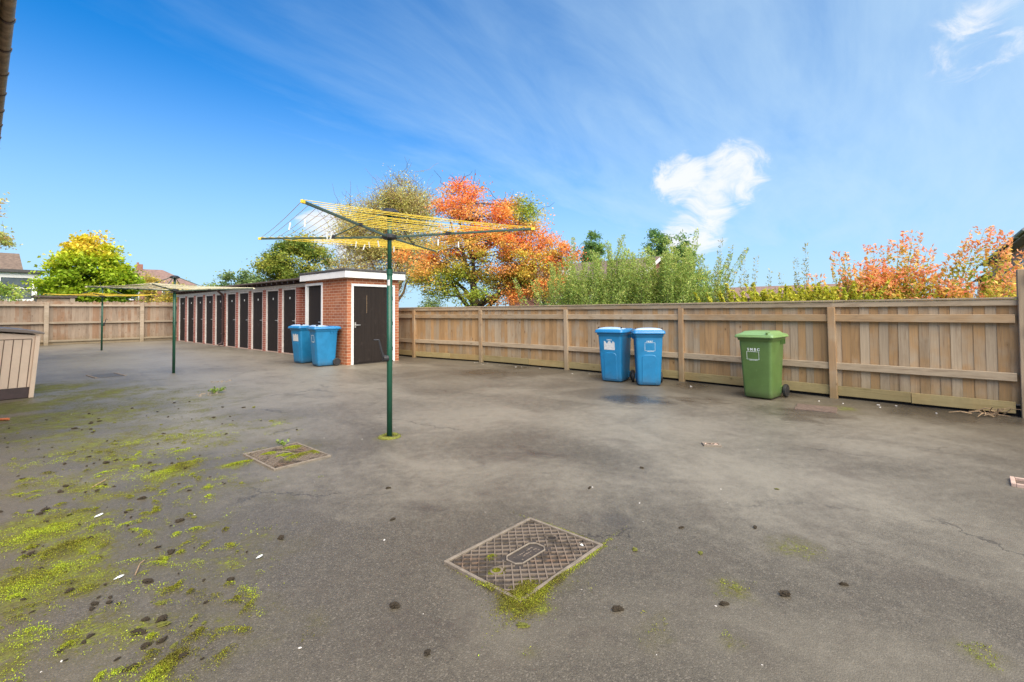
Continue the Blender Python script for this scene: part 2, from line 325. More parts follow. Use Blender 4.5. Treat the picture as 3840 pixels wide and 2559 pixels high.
# ------------------------------------------------------------------ mesh helpers
class MB:
    def __init__(s): s.v = []; s.f = []; s.t = []; s.tint = 0.5
    def add(s, vs, fs):
        o = len(s.v); s.v += [tuple(p) for p in vs]; s.f += [tuple(i+o for i in f) for f in fs]; s.t += [s.tint]*len(fs); return s
    def box(s, x0, x1, y0, y1, z0, z1, mtx=None):
        vs = [Vector(p) for p in ((x0,y0,z0),(x1,y0,z0),(x1,y1,z0),(x0,y1,z0),(x0,y0,z1),(x1,y0,z1),(x1,y1,z1),(x0,y1,z1))]
        if mtx is not None: vs = [mtx @ p for p in vs]
        return s.add(vs, [(0,3,2,1),(4,5,6,7),(0,1,5,4),(1,2,6,5),(2,3,7,6),(3,0,4,7)])
    def beam(s, a, b, w, h, up=(0, 0, 1)):
        a, b = Vector(a), Vector(b); d = (b-a); L = d.length; d.normalize()
        sd = d.cross(Vector(up)).normalized(); u = sd.cross(d)
        m = Matrix(((d.x, sd.x, u.x, a.x), (d.y, sd.y, u.y, a.y), (d.z, sd.z, u.z, a.z), (0, 0, 0, 1)))
        return s.box(0, L, -w/2, w/2, -h/2, h/2, m)
    def tube(s, pts, rad, n=8, cap=True):
        pts = [Vector(p) for p in pts]; k = len(pts)
        if not hasattr(rad, '__len__'): rad = [rad]*k
        vs = []; ref = None
        for i, p in enumerate(pts):
            d = (pts[min(i+1, k-1)]-pts[max(i-1, 0)]).normalized()
            if ref is None:
                ref = Vector((0, 0, 1)) if abs(d.z) < 0.9 else Vector((1, 0, 0))
            a = (ref - d*ref.dot(d)).normalized(); bb = d.cross(a); ref = a
            for j in range(n):
                th = 2*math.pi*j/n; vs.append(p + (a*math.cos(th)+bb*math.sin(th))*rad[i])
        fs = [(i*n+j, i*n+(j+1) % n, (i+1)*n+(j+1) % n, (i+1)*n+j) for i in range(k-1) for j in range(n)]
        if cap: fs += [tuple(range(n))[::-1], tuple((k-1)*n+j for j in range(n))]
        return s.add(vs, fs)
    def loft(s, rings, cap0=True, cap1=True):
        n = len(rings[0]); vs = [p for r in rings for p in r]
        fs = [(i*n+j, i*n+(j+1) % n, (i+1)*n+(j+1) % n, (i+1)*n+j) for i in range(len(rings)-1) for j in range(n)]
        if cap0: fs.append(tuple(range(n))[::-1])
        if cap1: fs.append(tuple((len(rings)-1)*n+j for j in range(n)))
        return s.add(vs, fs)
    def prism(s, poly, d):
        "closed planar polygon (3d points) extruded along vector d"
        n = len(poly); d = Vector(d); a = [Vector(p) for p in poly]; vs = a+[p+d for p in a]
        return s.add(vs, [tuple(range(n))[::-1], tuple(range(n, 2*n))]+[(i, (i+1) % n, n+(i+1) % n, n+i) for i in range(n)])
    def mesh(s, name, material, smooth=False):
        me = bpy.data.meshes.new(name); me.from_pydata(s.v, [], s.f); me.update()
        bm = bmesh.new(); bm.from_mesh(me); bmesh.ops.recalc_face_normals(bm, faces=bm.faces); bm.to_mesh(me); bm.free()
        at = me.attributes.new('tint', 'FLOAT', 'FACE'); at.data.foreach_set('value', s.t)
        if smooth: me.polygons.foreach_set('use_smooth', [True]*len(me.polygons))
        me.materials.append(MAT[material] if isinstance(material, str) else material)
        return me
    def build(s, name, material, parent=None, bevel=0, smooth=False, seg=2):
        o = bpy.data.objects.new(name, s.mesh(name, material, smooth)); COL.objects.link(o)
        if parent is not None: o.parent = parent
        if bevel:
            md = o.modifiers.new('bevel', 'BEVEL'); md.width = bevel; md.segments = seg; md.limit_method = 'ANGLE'; md.angle_limit = R(40)
        if smooth:
            md2 = o.modifiers.new('wn', 'WEIGHTED_NORMAL') if False else None
        return o
def tag(o, label, cat, group=None, kind=None):
    o['label'] = label; o['category'] = cat
    if group: o['group'] = group
    if kind: o['kind'] = kind
    return o
def struct(o, kind='structure'): o['kind'] = kind; return o
def empty(name, loc=(0, 0, 0), rz=0, label=None, cat=None, group=None):
    o = bpy.data.objects.new(name, None); COL.objects.link(o); o.location = loc; o.rotation_euler = (0, 0, rz); o.empty_display_size = 0.2
    if label: tag(o, label, cat, group)
    return o
def kids(o): return [c for c in COL.objects if c.parent is o]
def copy_tree(o, parent=None):
    c = o.copy(); COL.objects.link(c)
    if parent is not None: c.parent = parent
    for ch in list(kids(o)): copy_tree(ch, c)
    return c
def vnoise(x, y, seed=0):
    xi = np.floor(x).astype(int); yi = np.floor(y).astype(int); fx = x-xi; fy = y-yi
    fx = fx*fx*(3-2*fx); fy = fy*fy*(3-2*fy)
    def h(a, c): 
        v = np.sin(a*127.1+c*311.7+seed*74.7)*43758.5453
        return v-np.floor(v)
    return (h(xi, yi)*(1-fx)+h(xi+1, yi)*fx)*(1-fy)+(h(xi, yi+1)*(1-fx)+h(xi+1, yi+1)*fx)*fy
def fbm(x, y, seed=0):
    return sum(vnoise(x*2**k, y*2**k, seed+k)*0.5**(k+1) for k in range(5))

# ------------------------------------------------------------------ ground
gm = MB(); N = 48
gm.add([(0, 0, -0.02)]+[(400*math.cos(2*math.pi*i/N), 400*math.sin(2*math.pi*i/N), -0.02) for i in range(N)], [(0, 1+i, 1+(i+1) % N) for i in range(N)])
struct(gm.build('ground', 'grass'))
MOSS = [(0.35,4.28,.30,1),(0.21,3.5,.24,1),(0.45,3.84,.20,1),(0.38,3.56,.16,1),(0.45,3.28,.14,.9),(0.67,2.91,.13,.6),(0.8,3.74,.16,.55),(1.21,4.98,.22,.75),(1.33,5.12,.16,.85),(1.69,4.75,.12,.8),(0.79,4.72,.17,.7),(0.69,5.11,.2,.7),(0.53,5.39,.22,.7),(0.54,2.27,.05,1),(0.6,2.61,.13,.7),(0.44,2.73,.15,.75),(0.77,2.45,.10,.6),(1.01,2.9,.08,.75),(0.97,2.87,.09,.6),(1.08,3.59,.16,.5),(1.79,1.50,.08,1.2),(1.86,1.40,.06,.9),(2.13,1.37,.10,.5),(2.52,0.69,.08,.75),(1.53,1.2,.05,.7),(2.1,0.64,.05,.5),(1.09,12.4,.7,.9),(1.5,10.75,.9,.75),(2.1,9.23,1.1,.6),(0.58,10.1,.6,.9),(1.43,7.49,.7,.55),(0.7,7.39,.6,.65),(1.05,6.03,.5,.6),(1.99,0.87,.08,.5),(1.06,2.16,.08,.5),(0.17,2.88,.09,.9),(0.13,2.75,.06,.9),(3.01,9.75,.5,.4),(2.68,-.12,.06,.6),(3.15,0.65,.10,.5),(7.9,0.95,.22,.7),(1.2,4.0,.5,.4),(1.6,6.5,.9,.6),(0.9,8.6,.9,.8),(2.2,6.2,.6,.45),(1.0,6.6,.7,.7),(2.0,7.9,.8,.5),(1.2,5.6,.5,.6),(1.9,11.5,.8,.5),(0.5,2.35,.25,.4),(2.0,5.0,.5,.3),(0.8,3.1,.45,.42),(0.6,2.4,.35,.42),(1.3,4.5,.5,.4),(0.9,5.3,.6,.5),(6.9,20,2.2,.28),(7.05,16.5,.6,.35)]
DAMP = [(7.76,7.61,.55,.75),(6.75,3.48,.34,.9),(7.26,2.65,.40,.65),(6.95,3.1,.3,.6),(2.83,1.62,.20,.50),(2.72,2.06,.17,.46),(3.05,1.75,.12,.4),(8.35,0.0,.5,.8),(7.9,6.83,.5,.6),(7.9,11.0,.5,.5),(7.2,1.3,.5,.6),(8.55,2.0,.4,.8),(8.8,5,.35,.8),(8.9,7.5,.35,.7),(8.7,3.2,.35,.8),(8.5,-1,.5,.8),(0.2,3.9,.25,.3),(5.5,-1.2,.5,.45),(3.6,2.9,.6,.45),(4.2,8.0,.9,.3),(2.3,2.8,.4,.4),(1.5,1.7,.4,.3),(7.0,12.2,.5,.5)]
def field(spec, x, y):
    f = np.zeros_like(x)
    for cx, cy, r, a in spec:
        f = np.maximum(f, a*np.exp(-((x-cx)**2+(y-cy)**2)/(2*(r*1.05)**2)))
    return f
xs = np.concatenate([np.arange(-6, 0, 0.4), np.arange(0, 4, 0.04), np.arange(4, 9.6, 0.14)])
ys = np.concatenate([np.arange(-6, -1, 0.4), np.arange(-1, 6, 0.04), np.arange(6, 30.2, 0.16)])
XX, YY = np.meshgrid(xs, ys); nx, ny = len(xs), len(ys)
wob = 0.25
wx = XX+(fbm(XX*2.1, YY*2.1, 3)-0.5)*wob*1.2; wy = YY+(fbm(XX*2.1+9, YY*2.1, 5)-0.5)*wob*1.2
ZZ = (fbm(XX*0.9, YY*0.9, 8)-0.5)*0.006-0.003
vid = np.arange(nx*ny).reshape(ny, nx)
faces = np.stack([vid[:-1, :-1], vid[:-1, 1:], vid[1:, 1:], vid[1:, :-1]], -1).reshape(-1, 4)
ym = bpy.data.meshes.new('yard'); ym.from_pydata(np.stack([XX, YY, ZZ], -1).reshape(-1, 3).tolist(), [], faces.tolist())
PAINTED_LIGHT = [(4.6,5.0,1.5,.75),(5.5,2.6,1.3,.8),(3.6,7.8,2.0,.8),(4.2,11,2.6,.9),(4.4,17,4.0,1.0),(4.5,25,4,.9),(2.8,3.4,1.0,.55),(4.2,1.2,1.0,.75),(6.2,0.6,.9,.6),(3.2,2.2,.7,.5),(7.0,6.0,1.2,.5)]  # paler ground mid-yard and beyond, brightness put into the colour
for nm, sp in (('moss', MOSS), ('damp', DAMP), ('worn', PAINTED_LIGHT)):
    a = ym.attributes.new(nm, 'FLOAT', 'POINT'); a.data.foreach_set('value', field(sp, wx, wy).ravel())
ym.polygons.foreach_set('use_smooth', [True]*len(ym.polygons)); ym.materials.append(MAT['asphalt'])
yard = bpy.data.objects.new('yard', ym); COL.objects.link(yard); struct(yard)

# ------------------------------------------------------------------ leaf clouds
def leaf_mesh(name, P, size, cols, up=0.35, aspect=0.6, material='leaf', dirs=None, spread=1.0):
    "P (n,3) centres, one kite-shaped folded leaf each"
    n = len(P); size = np.asarray(size)*np.ones(n)
    nrm = rng.normal(size=(n, 3)); nrm[:, 2] = np.abs(nrm[:, 2])+up; nrm /= np.linalg.norm(nrm, axis=1)[:, None]
    d0 = rng.normal(size=(n, 3))*spread if dirs is None else dirs+rng.normal(size=(n, 3))*spread
    a = d0-nrm*(d0*nrm).sum(1)[:, None]; a /= np.linalg.norm(a, axis=1)[:, None]+1e-9
    bb = np.cross(nrm, a); s = size[:, None]
    V = np.stack([P-a*s*0.5, P+bb*s*aspect*0.5+nrm*s*0.10-a*s*0.05, P+a*s*0.5, P-bb*s*aspect*0.5+nrm*s*0.10-a*s*0.05], 1).reshape(-1, 3)
    me = bpy.data.meshes.new(name)
    me.vertices.add(4*n); me.vertices.foreach_set('co', V.ravel())
    me.loops.add(4*n); me.loops.foreach_set('vertex_index', np.arange(4*n))
    me.polygons.add(n); me.polygons.foreach_set('loop_start', np.arange(0, 4*n, 4)); me.polygons.foreach_set('loop_total', np.full(n, 4))
    me.update(); me.validate()
    ca = me.attributes.new('leaf', 'FLOAT_COLOR', 'FACE')
    C4 = np.concatenate([np.clip(cols, 0, 1), np.ones((n, 1))], 1); ca.data.foreach_set('color', C4.ravel())
    me.materials.append(MAT[material])
    return me
def palette(cols, w, n):
    c = np.array(cols); idx = rng.choice(len(c), n, p=np.array(w)/sum(w)); return c[idx]
LEAF_GAIN = 1.15
def jitter(c, j=0.18):
    return LEAF_GAIN*c*(1+rng.normal(size=(len(c), 1))*j)*(1+rng.normal(size=c.shape)*0.06)
def limb_path(a, b, lift=0.2, wob=0.06):
    a, b = Vector(a), Vector(b); L = (b-a).length; pts = []
    for i in range(6):
        t = i/5; p = a.lerp(b, t)
        p.z += math.sin(t*math.pi)*lift*L*0.5*(1 if b.z > a.z else 0.3)
        p += Vector((random.gauss(0, 1), random.gauss(0, 1), random.gauss(0, 0.6)))*wob*L*math.sin(t*math.pi)*0.6
        pts.append(p)
    return pts
def tree(name, label, cat, pos, lat, ells, n_clump, leaves, lsize, colf, trunk=(1.5, 0.12), bark='bark', clump_r=0.45, flat=0.7, twigs=0, group=None, surf=0.5, aspect=0.6, up=0.35, seed=1, limbs=True, fork=None):
    """ells: ellipsoids (lateral, depth, z, r_lat, r_depth, r_z, weight); lat = unit lateral direction in xy"""
    random.seed(seed); global rng; rng = np.random.default_rng(seed)
    root = empty(name, pos, 0, label, cat, group)
    la = np.array([lat[0], lat[1], 0]); dp = np.array([-lat[1], lat[0], 0]); zz = np.array([0, 0, 1.0])
    W = np.array([e[6] for e in ells], float); W /= W.sum()
    cl = []
    for k in range(n_clump):
        e = ells[rng.choice(len(ells), p=W)]
        v = rng.normal(size=3); v /= np.linalg.norm(v); rr = rng.random()**(1/3)
        rr = surf+(1-surf)*rr if rng.random() < 0.75 else rr
        v = v*rr
        cl.append(la*(e[0]+v[0]*e[3])+dp*(e[1]+v[1]*e[4])+zz*(e[2]+v[2]*e[5]))
    cl = np.array(cl)
    tb = MB(); th, tr = trunk
    top = Vector((0, 0, th))
    tb.tube([(0, 0, -0.1), (0.02, 0.01, th*0.4), (0.0, 0.03, th*0.8), (0.02, 0, th)], [tr*1.25, tr, tr*0.9, tr*0.75], 9)
    nl = 0
    if limbs:
        # main limbs, then each clump hangs from the nearest limb point
        lim = []; main = cl[rng.choice(len(cl), min(len(cl), 9), replace=False)]
        nodes = [(top, tr*0.6)]
        for mcl in main:
            st = Vector((0, 0, th*random.uniform(0.55, 1.0)))
            p = limb_path(st, Vector(mcl)*0.85+Vector((0, 0, th*0.1)), 0.12)
            rr = [tr*0.55*(1-0.85*i/5) for i in range(6)]
            tb.tube(p, rr, 6)
            nodes += [(p[i], rr[i]) for i in range(1, 6)]
        NP = np.array([tuple(q[0]) for q in nodes])
        for c in cl:
            dd = np.linalg.norm(NP-c, axis=1)+np.maximum(0, NP[:, 2]-c[2])*0.6
            j = int(dd.argmin()); a = nodes[j][0]
            p = limb_path(a, c, 0.05, 0.03); r0 = min(nodes[j][1]*0.6, 0.03+tr*0.1)
            tb.tube(p, [max(0.006, r0*(1-0.8*i/5)) for i in range(6)], 4, False)
    for c in (cl if twigs else []):
        for q in range(twigs):
            e = Vector(c)+Vector((random.gauss(0, 1), random.gauss(0, 1), random.gauss(0.4, 0.8)))*clump_r*1.15
            p = limb_path(c, e, 0.05, 0.12)
            tb.tube(p, [0.011, 0.010, 0.009, 0.007, 0.006, 0.004], 3, False)
    tb.build('trunk', bark, root, 0, True)
    leaves = int(leaves*LEAF_DENS); per = rng.multinomial(leaves, np.ones(n_clump)/n_clump)
    P = []; K = []
    for k in range(n_clump):
        sg = clump_r*rng.uniform(0.6, 1.25)
        q = rng.normal(size=(per[k], 3))*np.array([sg, sg, sg*flat])*0.62
        P.append(cl[k]+q); K.append(np.full(per[k], k))
    P = np.concatenate(P); K = np.concatenate(K)
    lt = (P*la).sum(1)
    cols = colf(P, K, lt, rng.random(n_clump)[K])
    me = leaf_mesh('crown', P, lsize*rng.uniform(0.65, 1.3, len(P)), jitter(cols), up, aspect)
    co = bpy.data.objects.new('crown', me); COL.objects.link(co); co.parent = root
    return root
def lerp_cols(t, stops):
    t = np.clip(t, 0, 1); xs_ = np.linspace(0, 1, len(stops)); A = np.array(stops)
    return np.stack([np.interp(t, xs_, A[:, i]) for i in range(3)], 1)
LEAF_DENS = 1.75
def perp(x, y):
    n = math.hypot(x, y); return (y/n, -x/n)     # unit vector pointing to the right of the line of sight

GR = [(0.15,0.25,0.04),(0.23,0.35,0.06),(0.33,0.43,0.07)]
YG = [(0.20,0.31,0.02),(0.36,0.47,0.025),(0.58,0.58,0.035),(0.78,0.52,0.06)]
OR = [(0.32,0.40,0.05),(0.58,0.50,0.08),(0.88,0.46,0.13),(0.90,0.32,0.085),(0.88,0.225,0.075)]
OL = [(0.48,0.45,0.13),(0.60,0.56,0.20),(0.68,0.56,0.23),(0.46,0.31,0.15)]

# yellow-green maple beyond the far fence
tree('maple_tree', 'broad dense yellow-green tree, turning gold on top, behind the far fence', 'tree', (4.9, 36.7, 0), perp(4.9, 36.7),
     [(0, 0, 3.3, 2.0, 1.9, 1.6, 4), (-0.9, 0, 2.7, 1.4, 1.4, 1.3, 2), (1.1, 0, 2.6, 1.35, 1.4, 1.3, 2), (0.1, 0, 4.7, 1.15, 1.1, 1.15, 2)], 150, 15000, 0.20,
     lambda P, K, lt, ck: lerp_cols(0.10+ck*0.38+np.clip((P[:, 2]-4.1)/2.3, -0.1, 0.5), YG), (1.4, 0.18), clump_r=0.40, surf=0.62, seed=3)
# thin pale tree at the left edge
tree('pale_tree', 'tall thin pale tree with sparse yellowing leaves at the left edge', 'tree', (0.35, 32.6, 0), perp(0.35, 32.6),
     [(0.2, 0, 6.3, 0.75, 0.8, 0.8, 2), (0.5, 0, 5.1, 0.8, 0.8, 0.6, 2), (-0.5, 0, 5.5, 0.9, 0.9, 1.4, 2)], 40, 2000, 0.15,
     lambda P, K, lt, ck: lerp_cols(ck, [(0.55,0.55,0.16),(0.70,0.64,0.24),(0.74,0.52,0.25)]), (3.2, 0.08), bark='bark_pale', clump_r=0.30, seed=5, twigs=1)
tree('green_shrub', 'feathery light green shrub covering the white window at the left edge', 'shrub', (1.25, 32.2, 0), perp(1.25, 32.2),
     [(-0.75, 0, 3.7, 0.5, 0.5, 0.9, 2), (-0.05, 0, 2.3, 0.8, 0.6, 0.35, 1.4)], 30, 1300, 0.12,
     lambda P, K, lt, ck: lerp_cols(ck, [(0.26,0.40,0.08),(0.42,0.52,0.10),(0.55,0.60,0.16)]), (1.5, 0.04), clump_r=0.30, seed=6, twigs=1)
tree('golden_shrub', 'loose golden shrub in front of the chimneyed house beyond the far fence', 'shrub', (9.6, 43.0, 0), perp(9.6, 43.0),
     [(0, 0, 2.7, 1.3, 1.0, 1.2, 3), (-0.5, 0, 3.6, 0.6, 0.6, 0.7, 1), (1.2, 0, 2.4, 0.8, 0.8, 0.8, 1)], 60, 3600, 0.16,
     lambda P, K, lt, ck: lerp_cols(ck, [(0.33,0.33,0.06),(0.50,0.42,0.08),(0.58,0.40,0.09)]), (1.4, 0.07), clump_r=0.4, seed=7, twigs=1, bark='bark_pale')
for i, (px, py, h_, w_, lab) in enumerate(((20.3, 77, 5.4, 2.2, 'distant green tree just right of the chimneyed house'), (23.6, 76, 4.7, 2.4, 'lowest distant green tree, close to the end of the shed roof'))):
    tree('distant_tree', lab, 'tree', (px, py, 0), perp(px, py), [(0, 0, h_-1.6, w_, 2, 2.0, 1)], 40, 2400, 0.36,
         lambda P, K, lt, ck: lerp_cols(ck, [(0.13,0.20,0.06),(0.20,0.28,0.08),(0.26,0.32,0.10)]), (2, 0.2), clump_r=0.7, seed=20+i)
tree('distant_tree', 'bluish green distant tree left of the big green tree behind the sheds', 'tree', (23.1, 66, 0), perp(23.1, 66), [(0, 0, 4.8, 1.9, 2, 2.3, 2), (1.6, 0, 4.4, 1.6, 2, 1.9, 1)], 50, 3600, 0.32,
     lambda P, K, lt, ck: lerp_cols(ck, [(0.12,0.20,0.075),(0.19,0.27,0.09),(0.24,0.31,0.11)]), (2, 0.2), clump_r=0.7, seed=24)
# green tree behind the sheds
tree('green_tree', 'bushy mid green tree standing behind the row of sheds', 'tree', (12.7, 27.2, 0), perp(12.7, 27.2),
     [(0.1, 0, 4.0, 1.9, 1.7, 1.5, 4), (-1.3, 0, 3.5, 1.0, 1.0, 0.9, 1.5), (0.3, 0, 4.9, 1.0, 1, 0.8, 1.5), (1.7, 0, 3.4, 0.9, 1, 1.2, 1)], 120, 11500, 0.135,
     lambda P, K, lt, ck: lerp_cols(ck*0.9, [(0.11,0.18,0.03),(0.19,0.25,0.04),(0.30,0.33,0.05),(0.42,0.38,0.07)]), (1.8, 0.14), clump_r=0.40, surf=0.55, seed=8)
# twiggy olive tree
tree('olive_brown_tree', 'tall twiggy half-bare tree with small olive leaves, left of the orange maple', 'tree', (12.5, 18.1, 0), perp(12.5, 18.1),
     [(0.25, 0, 5.0, 1.75, 1.3, 1.6, 4), (0.8, 0, 6.3, 1.15, 0.9, 1.0, 1.7), (-0.8, 0, 5.0, 1.5, 1.2, 1.3, 2.6), (-0.3, 0, 3.2, 2.1, 1.3, 1.2, 3.0)], 270, 33000, 0.082,
     lambda P, K, lt, ck: lerp_cols(ck*0.55+np.clip((4.3-P[:, 2])/2.4, 0, 0.55)*rng.random(len(P)), OL), (1.5, 0.16), bark='bark_pale', clump_r=0.50, surf=0.25, twigs=7, seed=9, aspect=0.5)
# orange maple
def orange(P, K, lt, ck):
    t = 0.24+ck*0.62+np.clip((P[:, 2]-3.2)/3.0, -0.25, 0.25)
    t = t-0.85*np.exp(-((lt-1.75)**2/0.35+(P[:, 2]-4.75)**2/0.35))-0.35*np.exp(-((lt+0.6)**2/0.8+(P[:, 2]-2.6)**2/0.5))
    return lerp_cols(t, OR)
tree('orange_maple', 'orange-red autumn maple with a dark trunk, tallest tree behind the right fence', 'tree', (11.25, 11.4, 0), perp(11.25, 11.4),
     [(0.0, 0, 4.55, 1.35, 1.2, 1.05, 4), (0.2, 0, 3.3, 1.75, 1.4, 0.95, 4), (-1.1, 0, 2.7, 0.9, 1.0, 0.9, 1.6), (1.4, 0, 4.4, 0.75, 0.8, 0.7, 1.4), (1.55, 0, 2.9, 0.85, 0.9, 0.9, 1.8), (-0.35, 0, 5.35, 0.4, 0.4, 0.35, 0.7), (0.1, 0, 2.1, 1.6, 1.3, 0.5, 2.2), (2.0, 0, 3.6, 0.7, 0.7, 0.5, 1.0), (-1.7, 0, 3.0, 0.8, 0.8, 0.8, 1.4), (1.9, 0, 2.4, 0.9, 0.8, 0.6, 1.4)], 225, 29000, 0.074,
     orange, (2.0, 0.17), clump_r=0.33, flat=0.6, surf=0.5, twigs=2, seed=12)
tree('orange_shrub', 'smaller orange and green shrub leaning to the right of the maple', 'shrub', (12.35, 9.3, 0), perp(12.35, 9.3),
     [(0, 0, 2.45, 0.85, 0.6, 0.75, 3), (0.55, 0, 3.2, 0.5, 0.4, 0.35, 1.2), (-0.6, 0, 2.0, 0.7, 0.5, 0.5, 1.5)], 60, 5200, 0.070,
     lambda P, K, lt, ck: lerp_cols(0.15+ck*0.75, OR), (1.2, 0.05), clump_r=0.26, twigs=2, seed=13)
tree('green_bush', 'rounded light green bush just above the fence beside the brick store', 'shrub', (9.95, 12.15, 0), perp(9.95, 12.15),
     [(0, 0, 1.4, 0.42, 0.5, 0.42, 3)], 24, 2600, 0.05, lambda P, K, lt, ck: lerp_cols(ck, [(0.14,0.22,0.04),(0.24,0.32,0.06),(0.32,0.38,0.08)]), (0.8, 0.04), clump_r=0.2, seed=14)
# conifers behind the bungalow
for i, (px, py, ht, w_, lab) in enumerate(((34.3, 20.8, 6.9, 1.3, 'dark conifer, left one behind the tiled bungalow roof'), (36.6, 16.2, 7.2, 1.5, 'tall conifer rising behind the gable of the bungalow'), (37.1, 14.4, 6.2, 1.35, 'lighter conifer right of the bungalow gable'))):
    ells = [(0, 0, ht*f, w_*(1.15-f)*2.1, w_*(1.15-f)*2.1, ht*0.13, (1.15-f)) for f in (0.25, 0.4, 0.55, 0.7, 0.82, 0.92, 1.02)]
    tree('conifer', lab, 'tree', (px, py, 0), perp(px, py), ells, 120, 9000, 0.24,
         lambda P, K, lt, ck: lerp_cols(ck, [(0.09,0.19,0.05),(0.16,0.28,0.07),(0.26,0.37,0.09)]), (ht*0.8, 0.12), clump_r=0.42, flat=0.6, seed=30+i, aspect=0.35, up=0.0, limbs=False)

# willowy shrubs: upright shoots clothed in narrow leaves
def shoots(name, label, cat, pos, shoots_, lsize, stops, leaf_n, group=None, seed=1, stem_r=0.006, aspect=0.28, spread=0.35, off=0.05, taper=True, stemmat='stem', tt=None):
    """shoots_: list of (x, y, height, lean_x, lean_y) relative to pos"""
    random.seed(seed); global rng; rng = np.random.default_rng(seed)
    root = empty(name, pos, 0, label, cat, group); sb = MB(); P = []; D = []; T = []
    for (x, y, h, lx, ly) in shoots_:
        pts = [Vector((x+lx*(f**1.6)*h, y+ly*(f**1.6)*h, h*f)) for f in (0, 0.25, 0.5, 0.75, 1)]
        sb.tube(pts, [stem_r*(1.2-f) for f in (0, .25, .5, .75, 1)], 4, False)
        k = max(4, int(leaf_n*h)); f = rng.random(k)**0.8
        base = np.stack([x+lx*f**1.6*h, y+ly*f**1.6*h, f*h], 1)
        az = rng.random(k)*2*math.pi; o_ = off*(1.25-f if taper else np.ones(k))
        dr = np.stack([np.cos(az), np.sin(az), np.full(k, 0.9)], 1)
        P.append(base+dr*o_[:, None]*np.array([1, 1, 0.6])); D.append(dr); T.append(np.clip(rng.random(k)*0.7+(f-0.5)*0.5 if tt is None else tt(f)+rng.normal(size=k)*0.16, 0, 1))
    P = np.concatenate(P); D = np.concatenate(D); T = np.concatenate(T)
    sb.build('stems', stemmat, root, 0, True)
    me = leaf_mesh('foliage', P, lsize*rng.uniform(0.6, 1.3, len(P)), jitter(lerp_cols(T, stops)), 0.1, aspect, dirs=D, spread=spread)
    o = bpy.data.objects.new('foliage', me); COL.objects.link(o); o.parent = root
    return root
WIL = [(0.19,0.29,0.06),(0.30,0.41,0.09),(0.42,0.50,0.13),(0.56,0.54,0.19)]
wl = ['willowy green shrub with upright shoots, nearest the orange shrub', 'dense willowy shrub above the fence post left of the blue bins', 'tallest mass of willowy shoots straight behind the two blue bins by the fence', 'loose willowy shoots at the right end of the green thicket']
for i, (x, y, hh, n_) in enumerate(((10.2, 6.9, 2.75, 60), (10.5, 6.0, 2.95, 75), (10.7, 5.0, 3.0, 75), (10.85, 4.25, 2.9, 60))):
    random.seed(50+i)
    sh = [(max(-0.4, random.gauss(0.05, 0.3)), random.gauss(0, 0.48), hh*random.uniform(0.58, 0.97)*(1.16 if random.random() < .2 else 1.0), max(-0.05, random.gauss(0.02, 0.10)), random.gauss(-0.02, 0.15)) for _ in range(n_)]
    shoots('willow_shrub', wl[i], 'shrub', (x, y, 0), sh, 0.066, WIL, 210, 'willowy shrubs behind the fence', seed=60+i, off=0.17, spread=0.6)
# single tall seed stalks
SK = [(10.94,3.62,2.95,'tall leafy stalk beside the willowy thicket, first going right'),(11.0,3.42,2.74,'slender leaning stalk, second right of the willowy thicket'),(11.06,3.16,2.62,'slender leaning stalk, third right of the willowy thicket'),(11.13,2.92,2.5,'slender leaning stalk, fourth right of the willowy thicket'),(11.18,2.66,2.2,'short stalk, fifth right of the willowy thicket'),(11.26,2.3,2.14,'short seed stalk left of the pair of tall stalks'),(11.31,2.03,2.42,'shorter of the pair of seed stalks rising alone above the hedge'),(11.34,1.86,2.7,'taller of the pair of seed stalks rising alone above the hedge'),(11.44,1.22,2.45,'seed stalk beside the first orange-tipped shrub')]
for i, (x, y, h, lab) in enumerate(SK):
    random.seed(80+i); lean = -0.13 if i < 5 else 0.0
    sh = [(0, 0, h, 0.0, lean*0.6)]+[(random.gauss(0, .06), random.gauss(0, .08), h*random.uniform(0.72, 0.9), 0.02, lean*random.uniform(0.2, 1)) for _ in range(2 if i != 7 else 1)]
    shoots('seed_stalk', lab, 'plant', (x, y, 0), sh, 0.060, [(0.24,0.25,0.06),(0.36,0.34,0.09),(0.46,0.40,0.16)], 60, 'tall stalks above the hedge', seed=90+i, off=0.045, stem_r=0.004, taper=False, spread=0.2, aspect=0.34)
# yellow-green hedge plants along the fence
HB = [(0.34,0.38,0.035),(0.50,0.50,0.05),(0.62,0.56,0.08)]
hy = [(10.9,3.0,1.78),(10.95,2.45,1.80),(11.0,1.9,1.84),(11.05,1.35,1.90)]
hl = ['low yellow-green hedge plant below the leaning stalks','low yellow-green hedge plant left of the pair of seed stalks','low yellow-green hedge plant under the pair of seed stalks','low yellow-green hedge plant left of the orange-tipped shrubs']
for i, (x, y, hh) in enumerate(hy):
    random.seed(110+i)
    sh = [(random.gauss(0, .16), random.uniform(-.36, .36), hh*random.uniform(.74, 1.0)*(1.1 if random.random() < .15 else 1), random.gauss(0, .08), random.gauss(0, .16)) for _ in range(60)]
    shoots('hedge_plant', hl[i], 'hedge', (x, y, 0), sh, 0.085, HB, 110, 'yellow-green hedge plants behind the fence', seed=120+i, off=0.06, aspect=0.42)
